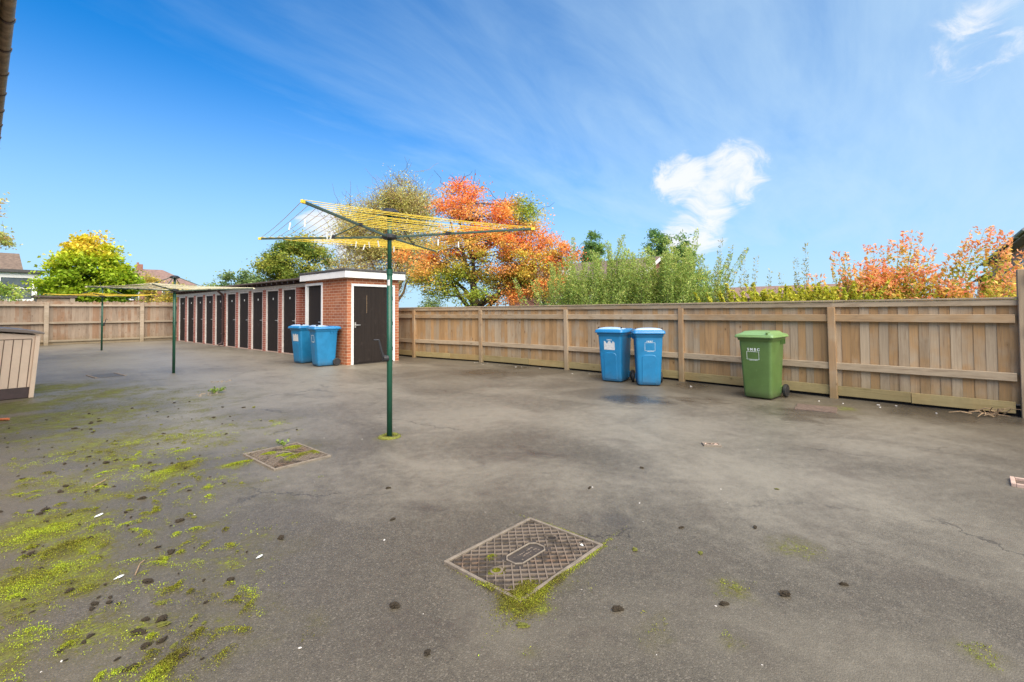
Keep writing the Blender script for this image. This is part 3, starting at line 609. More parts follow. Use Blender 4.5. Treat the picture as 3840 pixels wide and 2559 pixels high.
# orange-tipped sumac-like shrubs: arching branches, leaflets in rows
SUM = [(0.34,0.41,0.04),(0.47,0.50,0.06),(0.66,0.50,0.09),(0.90,0.42,0.16),(0.92,0.33,0.18)]
def sumac(pos, lab, spec, seed):
    shoots('orange_tipped_shrub', lab, 'shrub', pos, spec, 0.080, SUM, 200, 'orange-tipped shrubs behind the fence', seed, 0.008, 0.42, 0.7, 0.15, False, 'bark_pale', lambda f: 2.9*(f-0.66))
for i, (x, y, n_, hh, lab, extra) in enumerate((
    (11.5, 1.15, 16, 2.05, 'small orange-tipped shrub left of the larger ones, green below', [(0, 0.02, 2.42, 0, 0.06), (0, 0, 2.15, 0, -0.2)]),
    (11.7, 0.55, 26, 2.25, 'widest orange-tipped shrub, centre of the group above the fence', [(0, -0.1, 2.75, 0, -0.10), (0, 0.1, 2.55, 0, 0.05), (0, -0.1, 2.62, 0, -0.02), (0, -0.2, 2.45, 0, -0.15)]),
    (11.8, -0.15, 24, 2.1, 'orange-tipped shrub with one long branch reaching up to the right', [(0, 0, 2.72, 0, -0.235), (0, 0, 2.5, 0, -0.20), (0, 0, 2.3, 0, -0.12)]),
    (11.85, -0.80, 14, 1.95, 'orange-tipped shrub in front of the brick house on the right', [(0, 0, 2.62, 0, -0.07), (0, -0.05, 2.5, 0, -0.05), (0, 0, 2.3, 0, -0.16)]))):
    random.seed(140+i)
    sh = [(random.gauss(0, .2), random.gauss(0, .22), hh*random.uniform(.72, 1.0), random.gauss(0, .08), random.gauss(-0.03, .13)) for _ in range(n_)]+extra
    sumac((x, y, 0), lab, sh, 150+i)
sk = tree('ivy_column_shrub', 'narrow dark green clipped shrub between the thicket and the far roof', 'shrub', (28.6, 9.0, 0), perp(28.6, 9.0), [(0, 0, 1.9, 0.26, 0.3, 0.9, 1)], 26, 1500, 0.12,
          lambda P, K, lt, ck: lerp_cols(ck, [(0.10,0.15,0.04),(0.2,0.22,0.06)]), (1, 0.05), clump_r=0.16, seed=170)
rng = np.random.default_rng(5); random.seed(5)

# ------------------------------------------------------------------ houses
def window(root, plane, a0, a1, z0, z1, pos, outward, bars=1):
    "plane 'X': wall of constant y spanning x; plane 'Y': wall of constant x spanning y"
    f = MB(); w = 0.08; d = 0.05*outward
    def bx(m, p0, p1, q0, q1, e0, e1):
        lo, hi = min(e0, e1), max(e0, e1)
        if plane == 'X': m.box(p0, p1, pos+lo, pos+hi, q0, q1)
        else: m.box(pos+lo, pos+hi, p0, p1, q0, q1)
    bx(f, a0, a1, z0-w, z0, 0, d*1.6); bx(f, a0, a1, z1, z1+w, 0, d)
    bx(f, a0-w, a0, z0-w, z1+w, 0, d); bx(f, a1, a1+w, z0-w, z1+w, 0, d)
    for k in range(1, bars+1):
        c = a0+(a1-a0)*k/(bars+1); bx(f, c-w/2, c+w/2, z0, z1, 0, d)
    o = f.build('window', 'white', root); g = MB(); bx(g, a0, a1, z0, z1, 0, d*0.4); g.build('pane', 'glass', o)
    return o
# the block the camera stands beside, only its eaves gutter in view
hb = empty('flats_building', (0.349, 7.42, 0), -R(1.0), 'nearest house, only its brown eaves gutter visible at the top left corner', 'house')
MB().box(-9, -0.56, -0.6, 14, -0.1, 4.62).build('wall', 'brick_red', hb)
MB().prism([(-0.10, -1.0, 4.78), (-0.10, -1.0, 4.86), (-4.9, -1.0, 7.6), (-9.6, -1.0, 4.86), (-9.6, -1.0, 4.78), (-4.9, -1.0, 7.45)], (0, 15.4, 0)).build('roof', 'tile', hb)
MB().box(-0.60, -0.155, -0.9, 14.3, 4.62, 4.65).build('soffit', 'soffit', hb)
MB().box(-0.155, -0.125, -0.9, 14.3, 4.60, 4.80).build('fascia', 'gutter', hb)
gt = MB(); ring = [(-0.06+0.062*math.cos(a), 0.062*math.sin(a)) for a in np.linspace(math.pi, 2*math.pi, 11)]
ring += [(-0.06+0.056*math.cos(a), 0.056*math.sin(a)) for a in np.linspace(2*math.pi, math.pi, 11)]
gt.loft([[(x, yy, 4.80+z) for x, z in ring] for yy in np.arange(-0.9, 14.4, 0.35)])
go = gt.build('gutter', 'gutter', hb, 0, True)
for yy in np.arange(-0.42, 14, 0.92):
    bk = MB(); rg_ = [(-0.06+0.074*math.cos(a), 0.074*math.sin(a)) for a in np.linspace(math.pi, 2*math.pi, 11)]+[(-0.06+0.0625*math.cos(a), 0.0625*math.sin(a)) for a in np.linspace(2*math.pi, math.pi, 11)]
    bk.loft([[(x, yy+e, 4.805+z) for x, z in rg_] for e in (0, 0.06)]); bk.build('bracket', 'brown_pipe', go)

# white-windowed extension and tiled roof, far left
h0 = empty('extension_house', (0, 44, 0), 0, 'flat-roofed house extension with white window frames at the far left', 'house')
MB().box(-5, 3.32, 0.02, 6, -0.1, 2.05).build('wall', 'brick_far', h0)
w0 = MB(); g0 = MB()
w0.box(-5, 3.4, 0, 0.12, 2.05, 2.35); w0.box(-5, 3.4, 0, 0.12, 3.72, 4.05)
for x in (-4, -2.8, -1.6, -0.4, 0.75, 1.5, 3.02): w0.box(x, x+0.13 if x < 3 else 3.26, 0, 0.12, 2.35, 3.72)
w0.box(-5, 3.02, 0.01, 0.11, 3.02, 3.10)
wf = w0.build('window_frame', 'white', h0); g0.box(-5, 3.2, 0.05, 0.08, 2.35, 3.72); g0.build('pane', 'glass', wf)
MB().box(3.27, 3.40, 0.02, 6, 2.05, 4.05).build('corner_post', 'brown_pipe', h0)
MB().box(-5.2, 3.62, -0.25, 6.2, 4.06, 4.24).build('flat_roof', 'felt', h0)
rf = MB(); rf.prism([(-6, 6.2, 4.2), (3.0, 6.2, 4.2), (3.0, 8.4, 5.3), (3.0, 11.5, 6.1), (-6, 11.5, 6.1)], (0, 0, -0.12)) if False else rf.add([(-6, 6.3, 4.3), (3.05, 6.3, 4.3), (3.0, 10.5, 6.2), (-6, 10.5, 6.2), (-6, 14, 4.3), (3.05, 14, 4.3), (-6, 6.3, 4.15), (3.05, 6.3, 4.15), (-6, 14, 4.15), (3.05, 14, 4.15)], [(0, 1, 2, 3), (3, 2, 5, 4), (0, 1, 7, 6), (4, 5, 9, 8), (1, 2, 5, 9, 7), (0, 3, 4, 8, 6), (6, 7, 9, 8)])
rf.build('roof', 'tile', h0)
hut = empty('garden_hut', (0, 33, 0), 0, 'weathered wooden garden hut with a dark flat roof, right behind the far fence', 'shed')
MB().box(2.45, 3.8, 0.05, 1.6, -0.1, 2.2).build('wall', 'far_board', hut)
MB().box(2.35, 3.92, -0.05, 1.7, 2.2, 2.30).build('roof', 'roof_row', hut)
MB().box(3.66, 3.84, 0.0, 0.06, 1.6, 2.2).build('corner_post', 'far_rail', hut)
# chimneyed house
h1 = empty('chimney_house', (15.5, 73, 0), -R(12), 'distant brown-roofed house with a chimney behind the golden shrub', 'house')
MB().box(-4.4, 4.4, 0, 8, -0.1, 5.0).build('wall', 'brick_far', h1)
rf = MB(); rf.add([(-4.8, -.4, 5), (4.8, -.4, 5), (4.8, 8.4, 5), (-4.8, 8.4, 5), (-1.2, 4, 7.15), (1.2, 4, 7.15)], [(0, 1, 5, 4), (1, 2, 5), (2, 3, 4, 5), (3, 0, 4), (0, 3, 2, 1)])
rf_ = rf.build('roof', 'tile_pink', h1); ch_ = MB().box(-1.6, -0.85, 3.6, 4.3, 6.6, 7.75); ch_.box(-1.5, -1.25, 3.8, 4.1, 7.75, 8.0); ch_.build('chimney', 'brick_far', rf_)
window(h1, 'X', 1.2, 2.6, 3.1, 4.4, 0, -1, 1); window(h1, 'X', -2.8, -1.2, 3.1, 4.4, 0, -1, 1)
# bungalow behind the thicket
h2 = empty('bungalow', (29.2, 13.0, 0), 0, 'low house with a brown tiled roof and gable half hidden by the willowy thicket', 'house')
MB().prism([(-2.5, 0, -0.1), (2.4, 0, -0.1), (2.4, 0, 3.42), (0, 0, 4.55), (-2.5, 0, 3.42)], (0, 9.5, 0)).build('wall', 'brick_far', h2)
rf = MB(); rf.prism([(-2.95, -0.25, 3.28), (0, -0.25, 4.66), (2.8, -0.25, 3.32), (2.8, -0.25, 3.42), (0, -0.25, 4.80), (-2.95, -0.25, 3.38)], (0, 10, 0)); rf.build('roof', 'tile', h2)
bg_ = MB(); bg_.beam((0, -0.29, 4.70), (2.85, -0.29, 3.33), 0.05, 0.18); bg_.beam((0, -0.29, 4.70), (-3.0, -0.29, 3.29), 0.05, 0.18); bg_.build('bargeboard', 'white_worn', h2)
MB().box(-2.45, -2.0, 5.2, 6.0, 3.45, 4.35).build('dormer_vent', 'white_worn', h2)
window(h2, 'Y', 1.5, 3.4, 1.1, 2.3, -2.5, -1, 2); window(h2, 'Y', 5.5, 7.4, 1.1, 2.3, -2.5, -1, 2)
h3 = empty('long_roofed_house', (78, 8, 0), 0, 'far house showing only its long pinkish roof ridge above the hedge', 'house')
MB().box(-4, 4, 0, 14.5, -0.1, 3.0).build('wall', 'brick_far', h3)
MB().prism([(-4.6, -.4, 3.0), (0, -.4, 4.78), (4.6, -.4, 3.0)], (0, 15.3, 0)).build('roof', 'tile_pink', h3)
hm = empty('white_windowed_house', (33, 26, 0), 0, 'far brick house with white windows glimpsed under the orange shrub', 'house')
MB().box(0, 7, -7.5, 3, -0.1, 3.3).build('wall', 'brick_far', hm)
MB().prism([(-.4, -7.9, 3.3), (3.5, -7.9, 5.0), (7.4, -7.9, 3.3)], (0, 11.3, 0)).build('roof', 'tile_pink', hm)
for y in (-6, -3.3, -0.6): window(hm, 'Y', y, y+1.3, 1.2, 2.6, 0, -1, 1)
# brick house on the right
h4 = empty('brick_house', (0, -3.9, 0), 0, 'two-storey red brick house with dark gutters at the right edge', 'house')
MB().box(31, 53, -8, 0, -0.1, 4.75).build('wall', 'brick_light', h4)
MB().prism([(30.5, 0.55, 4.86), (30.5, -4, 5.35), (30.5, -8.6, 4.86), (30.5, -8.6, 4.74), (30.5, 0.55, 4.74)], (23, 0, 0)).build('roof', 'tile', h4)
MB().box(30.6, 53.3, 0.0, 0.5, 4.66, 4.735).build('soffit', 'gutter', h4)
g4 = MB().tube([(30.4, 0.62, 4.80), (53.7, 0.62, 4.80)], 0.075, 10).build('gutter', 'grey_clad', h4)
for x in (33, 36, 39, 42, 45, 48, 51): MB().box(x, x+0.1, 0.53, 0.72, 4.70, 4.90).build('bracket', 'white_worn', g4)
MB().tube([(44.2, 0.08, 0), (44.2, 0.08, 4.5), (44.2, 0.5, 4.75)], 0.055, 8).build('downpipe', 'white_worn', h4)
for x in (45.9, 41.0, 36.6): window(h4, 'X', x, x+1.5, 2.7, 3.85, 0, 1, 1)
for x in (45.9, 41.0, 36.6): window(h4, 'X', x, x+1.5, 0.7, 1.9, 0, 1, 1)
h5 = empty('further_brick_house', (0, -4.3, 0), 0, 'lower brick house end seen past the corner of the right-hand brick house', 'house')
MB().box(60, 74, -8, 0, -0.1, 4.3).build('wall', 'brick_far', h5)
MB().prism([(59.6, 0.5, 4.3), (59.6, -4, 6.6), (59.6, -8.5, 4.3)], (15, 0, 0)).build('roof', 'tile_pink', h5)
window(h5, 'X', 62, 63.5, 2.4, 3.6, 0, 1, 1)

# ------------------------------------------------------------------ right-hand fence
FP = [(8.93, 14.3), (8.93, 11.7), (9.21, 9.15), (9.23, 6.37), (9.07, 3.6), (8.80, 1.12), (8.68, -0.86)]   # front faces of the posts
fence = empty('timber_fence', (9.0, 5.4, 0), 0, 'long weathered closeboard timber fence with capping rail, right of the brick store', 'fence')
off = Vector((-9.0, -5.4, 0))
def frame2(a, b):
    a, b = Vector((*a, 0)), Vector((*b, 0)); d = (b-a).normalized(); nrm = Vector((-d.y, d.x, 0))  # d runs towards -Y, nrm to +X
    if nrm.x < 0: nrm = -nrm
    return a, b, d, nrm, (b-a).length
def obox(mb, a, d, nrm, s0, s1, n0, n1, z0, z1, base):
    m = Matrix(((d.x, nrm.x, 0, a.x+base.x), (d.y, nrm.y, 0, a.y+base.y), (0, 0, 1, 0), (0, 0, 0, 1)))
    mb.box(s0, s1, n0, n1, z0, z1, m)
for i in range(len(FP)-1):
    a, b, d, nr, L = frame2(FP[i], FP[i+1])
    if i > 0:
        pm = MB(); pm.tint = random.random(); m = Matrix.Translation(a+off+nr*0.055)@Matrix.Rotation(random.uniform(-.06, .06), 4, 'Z')@Matrix.Rotation(random.uniform(-.012, .012), 4, 'X')
        pm.box(-0.05, 0.05, -0.05, 0.05, -0.1, 1.395, m); pm.build('post', 'post', fence, 0.008)
    bm_ = MB(); s = 0.0; k = 0
    while s < L-0.005:
        w = min(0.112*random.uniform(0.93, 1.07), L-s); bm_.tint = random.random()
        y0 = 0.085+random.uniform(-.002, .002)
        mz = Matrix(((d.x, nr.x, 0, a.x+off.x), (d.y, nr.y, 0, a.y+off.y), (0, 0, 1, 0), (0, 0, 0, 1)))
        vs = [Vector(p) for p in ((s, y0, .155), (s+w+.006, y0+.006, .155), (s+w+.006, y0+.016, .155), (s, y0+.020, .155))]
        vs += [Vector((p.x+random.uniform(-.001, .001), p.y, 1.44)) for p in vs]
        bm_.add([mz@p for p in vs], [(0, 3, 2, 1), (4, 5, 6, 7), (0, 1, 5, 4), (1, 2, 6, 5), (2, 3, 7, 6), (3, 0, 4, 7)])
        s += w
    bm_.build('boards', 'board', fence)
    for (z0, z1, nm) in ((1.175, 1.285, 'rail'), (0.44, 0.545, 'rail')):
        rm = MB(); rm.tint = random.random(); obox(rm, a, d, nr, 0.03, L-0.03, 0.028, 0.082, z0, z1, off); rm.build(nm, 'rail', fence, 0.006)
    cm = MB(); cm.tint = random.random(); obox(cm, a, d, nr, 0.0, L, 0.048, 0.083, 1.397, 1.475, off); cm.build('rail', 'rail', fence, 0.004)
    tm = MB(); tm.tint = random.random()*0.4; obox(tm, a, d, nr, 0.0, L, 0.034, 0.135, 1.478, 1.503, off); tm.build('capping', 'rail', fence, 0.004)
    sp = L*random.uniform(.45, .6)
    for (s0, s1) in ((0.05, sp-0.004), (sp+0.004, L-0.05)):
        gb = MB(); gb.tint = random.random(); dz_ = random.uniform(-.008, .008); obox(gb, a, d, nr, s0, s1, 0.052, 0.076, 0.04+dz_, 0.185+dz_, off); gb.build('gravel_board', 'gravelboard', fence, 0.003)
gate = empty('timber_gate', (8.68, -0.86, 0), 0, 'tall timber gate post and gate edge at the right end of the fence', 'gate')
pm = MB(); pm.tint = 0.35; pm.box(0, 0.13, -0.135, 0.0, -0.1, 1.85); pm.build('post', 'post', gate, 0.008)
bm_ = MB()
for k in range(10):
    bm_.tint = random.random(); bm_.box(-0.035, -0.012, -0.112*(k+1)-0.125, -0.112*k-0.128, 0.08, 2.1)
bm_.build('boards', 'board', gate, 0.003)
for z in (1.70, 1.05, 0.35):
    rm = MB(); rm.tint = random.random(); rm.box(-0.075, -0.037, -1.2, -0.095, z, z+0.12); rm.build('rail', 'rail', gate, 0.005)

so = MB()  # added dark strip behind the fence foot, blocks light through the gap
for i in range(len(FP)-1):
    a, b, d, nr, L = frame2(FP[i], FP[i+1]); obox(so, a, d, nr, -0.02, L+0.02, 0.115, 0.9, -0.1, 0.13, Vector((0, 0, 0)))
struct(so.build('soil', 'void'))

# ------------------------------------------------------------------ far fence
ff = empty('timber_fence', (3, 29.3, 0), 0, 'far grey timber fence with jagged top across the end of the yard', 'fence')
xp = [-5.2, -1.05, 2.48, 5.87, 8.9]
for i, x in enumerate(xp):
    pm = MB(); pm.tint = random.random(); pm.box(x-3-0.075, x-3+0.075, -0.09, 0.05, -0.1, 1.88); pm.build('post', 'far_rail', ff, 0.008)
    if i == len(xp)-1: break
    x0, x1 = x-3, xp[i+1]-3
    bm_ = MB(); s = x0
    while s < x1:
        w = min(0.118*random.uniform(.92, 1.08), x1-s); bm_.tint = random.random(); zt = 1.93+random.uniform(-.03, .03)
        vs = [(s, 0.055, .05), (s+w+.01, 0.065, .05), (s+w+.01, .075, .05), (s, .075, .05), (s, .055, zt-.02), (s+w*.5, .06, zt+.03), (s+w+.01, .065, zt-.02), (s+w+.01, .075, zt-.02), (s, .075, zt-.02)]
        bm_.add(vs, [(0, 3, 2, 1), (0, 1, 6, 5, 4), (1, 2, 7, 6), (2, 3, 8, 7), (3, 0, 4, 8), (4, 5, 8), (5, 6, 7, 8)]); s += w
    bm_.build('boards', 'far_board', ff)
    for z in (1.72, 0.94, 0.13):
        rm = MB(); rm.tint = random.random(); rm.box(x0+.04, x1-.04, -0.03, 0.05, z, z+0.085); rm.build('rail', 'far_rail', ff, 0.005)
    gb = MB(); gb.tint = random.random(); gb.box(x0, x1, 0.02, 0.052, 0.0, 0.125); gb.build('gravel_board', 'far_rail', ff)

# ------------------------------------------------------------------ row of sheds
row = empty('shed_row', (7.15, 21, 0), 0, 'long low row of brick storage sheds with ten dark doors', 'sheds')
PC = [15.40+1.30*k for k in range(11)]; PH = 0.125
wb = MB()
for k, y in enumerate(PC):
    wb.box(0, 1.45, y-PH-21, y+PH-21, -0.05, 2.19)
wb.box(0, 1.45, 13.62-21, 14.1-21, -0.05, 2.19)
wb.box(0.09, 1.45, 13.62-21, 28.56-21, 2.19, 2.30); wb.box(1.46, 1.65, 13.62-21, 28.56-21, -0.05, 2.30)
wb.build('wall', 'brick_red', row)
MB().box(-0.02, 0.085, 13.65-21, 28.6-21, 2.193, 2.30).build('wall_plate', 'white_worn', row, 0.004)
MB().prism([(-0.32, 13.66-21, 2.395), (1.8, 13.66-21, 2.44), (1.8, 13.66-21, 2.49), (-0.32, 13.66-21, 2.445)], (0, 15.1, 0)).build('roof', 'roof_row', row, 0.004)
rb = MB()
for y in np.arange(13.9, 28.5, 0.41): rb.beam((-0.26, y-21, 2.345), (1.6, y-21, 2.38), 0.045, 0.075)
rb.build('rafters', 'brown_pipe', row)
def lever(parent, p, dirv, out, size=1.0):
    "lever handle: plate + spindle + lever; dirv = direction of lever, out = outward"
    p, dv, ou = Vector(p), Vector(dirv), Vector(out); hm_ = MB()
    hm_.beam(p-Vector((0, 0, .07))+ou*.006, p+Vector((0, 0, .07))+ou*.006, 0.04, 0.012, ou)
    hm_.tube([p, p+ou*0.05], 0.011, 8); hm_.tube([p+ou*0.05-dv*.01, p+ou*0.055+dv*0.06, p+ou*0.05+dv*0.125], [0.011, 0.010, 0.008], 8)
    hm_.build('handle', 'chrome', parent, 0, False)
ys_open = [(13.98, 15.40-PH)]+[(PC[k]+PH, PC[k+1]-PH) for k in range(10)]
for k, (y0, y1) in enumerate(ys_open):
    a, c = y0-21, y1-21
    fm = MB(); fw = 0.06
    fm.box(0.012, 0.10, a, a+fw, 0, 2.185); fm.box(0.012, 0.10, c-fw, c, 0, 2.185); fm.box(0.014, 0.098, a+fw, c-fw, 2.13, 2.185)
    if k == 0: continue
    fr = fm.build('door_frame', 'white_worn', row, 0.003)
    dm_ = MB().box(0.05, 0.09, a+fw+.004, c-fw-.004, 0.025, 2.126); do = dm_.build('door', 'door', row, 0.003)
    lever(do, (0.05, a+fw+.06, 1.10), (0, 1, 0), (-1, 0, 0))
    MB().box(0.043, 0.0495, (a+c)/2-.03, (a+c)/2+.03, 1.82, 1.89).build('number_plate', 'print_white', do)
    MB().box(-0.005, 0.2, a+fw, c-fw, -0.01, 0.022).build('threshold', 'pink_rim', row)
dp = MB(); yy = 21.93-21
dp.tube([(-0.28, yy, 2.36), (-0.27, yy, 2.28), (-0.08, yy, 2.12), (-0.06, yy, 2.0), (-0.06, yy, 0.22), (-0.10, yy, 0.12), (-0.20, yy+0.05, 0.07)], 0.045, 10)
dp.box(-.115, 0, yy-.06, yy+.06, 1.55, 1.59); dp.box(-.115, 0, yy-.06, yy+.06, 0.5, 0.54)
dp.build('downpipe', 'brown_pipe', row, 0, False)

# ------------------------------------------------------------------ brick store at the near end
st = empty('brick_store', (6.55, 11.33, 0), 0, 'small flat-roofed brick store with white fascia at the near end of the sheds', 'store')
X1, Y1 = 1.60, 2.27
wb = MB()
wb.box(0, 0.10, 0.0, Y1-1.0, -0.05, 2.27); wb.box(0, 0.10, Y1-1.0, Y1, 2.20, 2.27)       # west wall right of its door, lintel
wb.box(0.10, 0.115, 0, 0.10, -0.05, 2.27)
wb.box(1.46, X1, 0, 0.10, -0.05, 2.27); wb.box(0.115, 1.46, 0, 0.10, 2.12, 2.27)
wb.box(1.5, X1, 0.10, Y1, -0.05, 2.27); wb.box(0.10, 1.5, Y1-0.10, Y1, -0.05, 2.27)
wb.build('wall', 'brick', st)
def ringframe(mb, x0, x1, y0, y1, z0, z1, t):
    mb.box(x0, x1, y0, y0+t, z0, z1); mb.box(x0, x1, y1-t, y1, z0, z1); mb.box(x0, x0+t, y0+t, y1-t, z0, z1); mb.box(x1-t, x1, y0+t, y1-t, z0, z1)
fb = MB(); ringframe(fb, -0.13, X1+0.13, -0.13, Y1+0.10, 2.262, 2.435, 0.03); fb.build('fascia', 'white', st, 0.004)
MB().box(-0.10, X1+0.10, -0.10, Y1+.07, 2.275, 2.30).build('soffit', 'white_worn', st)
MB().box(-0.15, X1+0.15, -0.15, Y1+0.12, 2.437, 2.50).build('roof', 'felt', st, 0.015)
fm = MB(); a, c = Y1-1.0, Y1-0.005; fm.box(-0.018, 0.098, a, a+.07, 0, 2.197); fm.box(-0.018, 0.098, c-.07, c, 0, 2.197); fm.box(-0.016, 0.096, a+.07, c-.07, 2.13, 2.197); fm.build('door_frame', 'white', st, 0.004)
do = MB().box(0.055, 0.095, a+.073, c-.073, 0.03, 2.128).build('door', 'door', st, 0.003); lever(do, (0.055, a+.13, 1.10), (0, 1, 0), (-1, 0, 0))
fm = MB(); a, c = 0.118, 1.457; fm.box(a, a+.06, -0.022, 0.095, 0, 2.117); fm.box(c-.06, c, -0.022, 0.095, 0, 2.117); fm.box(a+.06, c-.06, -0.020, 0.093, 2.055, 2.117); fm.build('door_frame', 'white', st, 0.004)
do = MB().box(a+.065, c-.065, 0.012, 0.055, 0.03, 2.05).build('door', 'door', st, 0.003); lever(do, (a+.12, 0.012, 1.03), (1, 0, 0), (0, -1, 0))
MB().box(a+.46, a+.467, 0.009, 0.0125, 1.34, 1.82).build('pale_streak', 'twig', do)
hg = MB()
for z in (0.35, 1.05, 1.75): hg.tube([(c-.064, 0.0, z-.05), (c-.064, 0.0, z+.05)], 0.012, 8)
hg.build('hinges', 'dark_plastic', do)
MB().box(a+.065, c-.065, -0.03, 0.09, -0.01, 0.02).build('threshold', 'void', st)

# ------------------------------------------------------------------ rotary clothes dryers
def dryer(loc, L, th, z_arm, z_col, z_top, label, line_mat, n_ring, sleeve, crank, r0f=0.30, sag=0.02, arm_mat='grey_metal', line_r=0.0028):
    root = empty('rotary_dryer', (*loc, 0), 0, label, 'clothes dryer', 'rotary clothes dryers in the yard')
    MB().tube([(0, 0, -0.02), (0, 0, sleeve)], 0.030, 16).build('post', 'green_metal', root, 0, True)
    im = MB().tube([(0, 0, sleeve), (0, 0, z_top-.02)], 0.0245, 16).build('inner_post', 'green_metal', root, 0, True)
    cm = MB(); cm.tube([(0, 0, sleeve-.05), (0, 0, sleeve+.012)], 0.0335, 16); cm.build('sleeve_collar', 'green_metal', root, 0, False)
    hb_ = MB(); ring = lambda r, z: [(r*math.cos(2*math.pi*j/20), r*math.sin(2*math.pi*j/20), z) for j in range(20)]
    hb_.loft([ring(.05, z_col-.03), ring(.085, z_col-.015), ring(.085, z_col+.02), ring(.04, z_col+.035)]); hb_.build('lower_hub', 'dark_plastic', root, 0.003)
    ht = MB(); ht.loft([ring(.04, z_top-.05), ring(.10, z_top-.03), ring(.10, z_top-.008), ring(.06, z_top+.022), ring(.02, z_top+.03)]); ht.build('top_hub', 'dark_plastic', root, 0.003)
    ends = []
    for k in range(4):
        a = th+k*math.pi/2; d = Vector((math.cos(a), math.sin(a), 0))
        p0 = d*0.07+Vector((0, 0, z_col)); p1 = d*L+Vector((0, 0, z_arm)); ends.append((p0, p1))
        ar = MB(); ar.beam(p0, p1, 0.017, 0.023); ao = ar.build('arm', arm_mat, root, 0.003)
        cp = MB(); dd = (p1-p0).normalized(); cp.beam(p1-dd*.015, p1+dd*.025, 0.021, 0.028); cp.build('end_cap', line_mat, ao, 0.004)
        s0 = d*0.085+Vector((0, 0, z_top-.02)); s1 = p0.lerp(p1, 0.40)+Vector((0, 0, .012))
        sm_ = MB(); sm_.tube([s0, s1], 0.0085, 8); sm_.build('strut', arm_mat, root)
        jm = MB(); jm.beam(s1-dd*.03, s1+dd*.03, 0.03, 0.04); jm.build('strut_joint', 'dark_plastic', root, 0.004)
    lm = MB()
    for i in range(n_ring):
        f = r0f+(1-r0f)*(i/(n_ring-1))*0.985
        for k in range(4):
            a = ends[k][0].lerp(ends[k][1], f)+Vector((0, 0, .018)); b = ends[(k+1) % 4][0].lerp(ends[(k+1) % 4][1], min(1, f+0.01))+Vector((0, 0, .018))
            sg = sag*f*L*random.uniform(.5, 1.6)*0.6
            lm.tube([a.lerp(b, t)-Vector((0, 0, sg*4*t*(1-t))) for t in (0, .17, .33, .5, .67, .83, 1)], line_r, 4, False)
    lm.build('washing_line', line_mat, root)
    if crank:
        a = crank[1]; d = Vector((math.cos(a), math.sin(a), 0)); z = crank[0]
        bx_ = MB(); bx_.tube([d*0.02+Vector((0, 0, z)), d*.075+Vector((0, 0, z))], 0.036, 14); bo = bx_.build('crank_box', 'dark_plastic', root, 0.004)
        hn = MB(); q0 = d*.065+Vector((0, 0, z)); side_ = Vector((-d.y, d.x, 0))
        hn.tube([q0, q0+d*.03+Vector((0, 0, .09)), q0+d*.055+Vector((0, 0, .19)), q0+d*.06+Vector((0, 0, .205))], [.017, .014, .011, .010], 8); hn.tube([q0+d*.06+Vector((0, 0, .205))-side_*.0, q0+d*.12+Vector((0, 0, .207))], 0.0085, 8)
        hn.build('crank_handle', 'dark_plastic', bo)
    return root, ends
D1, e1 = dryer((3.112, 4.495), 1.60, R(211.2), 2.235, 2.20, 2.49, 'nearest rotary clothes dryer, yellow lines on a green post with a crank handle', 'line_yellow', 11, 1.83, (0.86, R(170)), 0.30, 0.014)
stk = MB(); 
for j in range(6):
    a0 = R(188+j*9); a1 = R(188+(j+1)*9)
    stk.add([(0.0308*math.cos(a0), 0.0308*math.sin(a0), 1.66), (0.0308*math.cos(a1), 0.0308*math.sin(a1), 1.66), (0.0308*math.cos(a1), 0.0308*math.sin(a1), 1.725), (0.0308*math.cos(a0), 0.0308*math.sin(a0), 1.725)], [(0, 1, 2, 3)])
stk.build('sticker', 'sticker', D1)
D2, e2 = dryer((3.23, 13.105), 1.62, R(242.4), 1.96, 1.895, 2.215, 'middle rotary clothes dryer with faded cream lines on a plain green post', 'line_cream', 12, 1.80, None, 0.28, 0.022, 'grey_metal', 0.0042)
D3, e3 = dryer((3.493, 23.43), 1.62, R(252), 2.09, 2.02, 2.39, 'farthest rotary clothes dryer with drooping yellow lines, before the far fence', 'line_yellow', 12, 1.75, (0.95, R(20)), 0.28, 0.05, 'grey_metal', 0.0065)
# pegs left on the lines
def peg(loc, rz):
    p = MB(); p.box(-.006, -.001, -.005, .005, -.055, .02); p.box(.001, .006, -.005, .005, -.055, .02); p.box(-.004, .004, -.006, .006, -.008, -.002)
    o = p.build('clothes_peg', 'print_white', None); o.location = loc; o.rotation_euler = (random.uniform(-.3, .3), random.uniform(-.3, .3), rz)
    tag(o, 'white plastic peg clipped to a yellow line of the nearest rotary dryer', 'clothes peg', 'pegs on the nearest dryer'); return o
for i in range(11):
    k = random.choice((1, 2, 2, 2, 1, 3)); f = random.uniform(.4, .95); tt = random.uniform(.25, .75)
    a = e1[k][0].lerp(e1[k][1], f); b = e1[(k+1) % 4][0].lerp(e1[(k+1) % 4][1], f); q = a.lerp(b, tt)
    peg((3.112+q.x, 4.495+q.y, q.z-0.005), random.uniform(0, 3))
mc = MB(); mc.tube([(0.10*math.cos(2*math.pi*j/14), 0.10*math.sin(2*math.pi*j/14), 0.004*math.sin(j)) for j in range(14)], 0.028, 9); mc.tube([(0.028+0.0*j, 0, 0) for j in (0, 1)], .001, 3) if False else None
tag(mc.build('moss_ring', 'clod_green', None, 0, True), 'ring of green moss round the foot of the nearest dryer post', 'moss').location = (3.112, 4.495, -0.008)

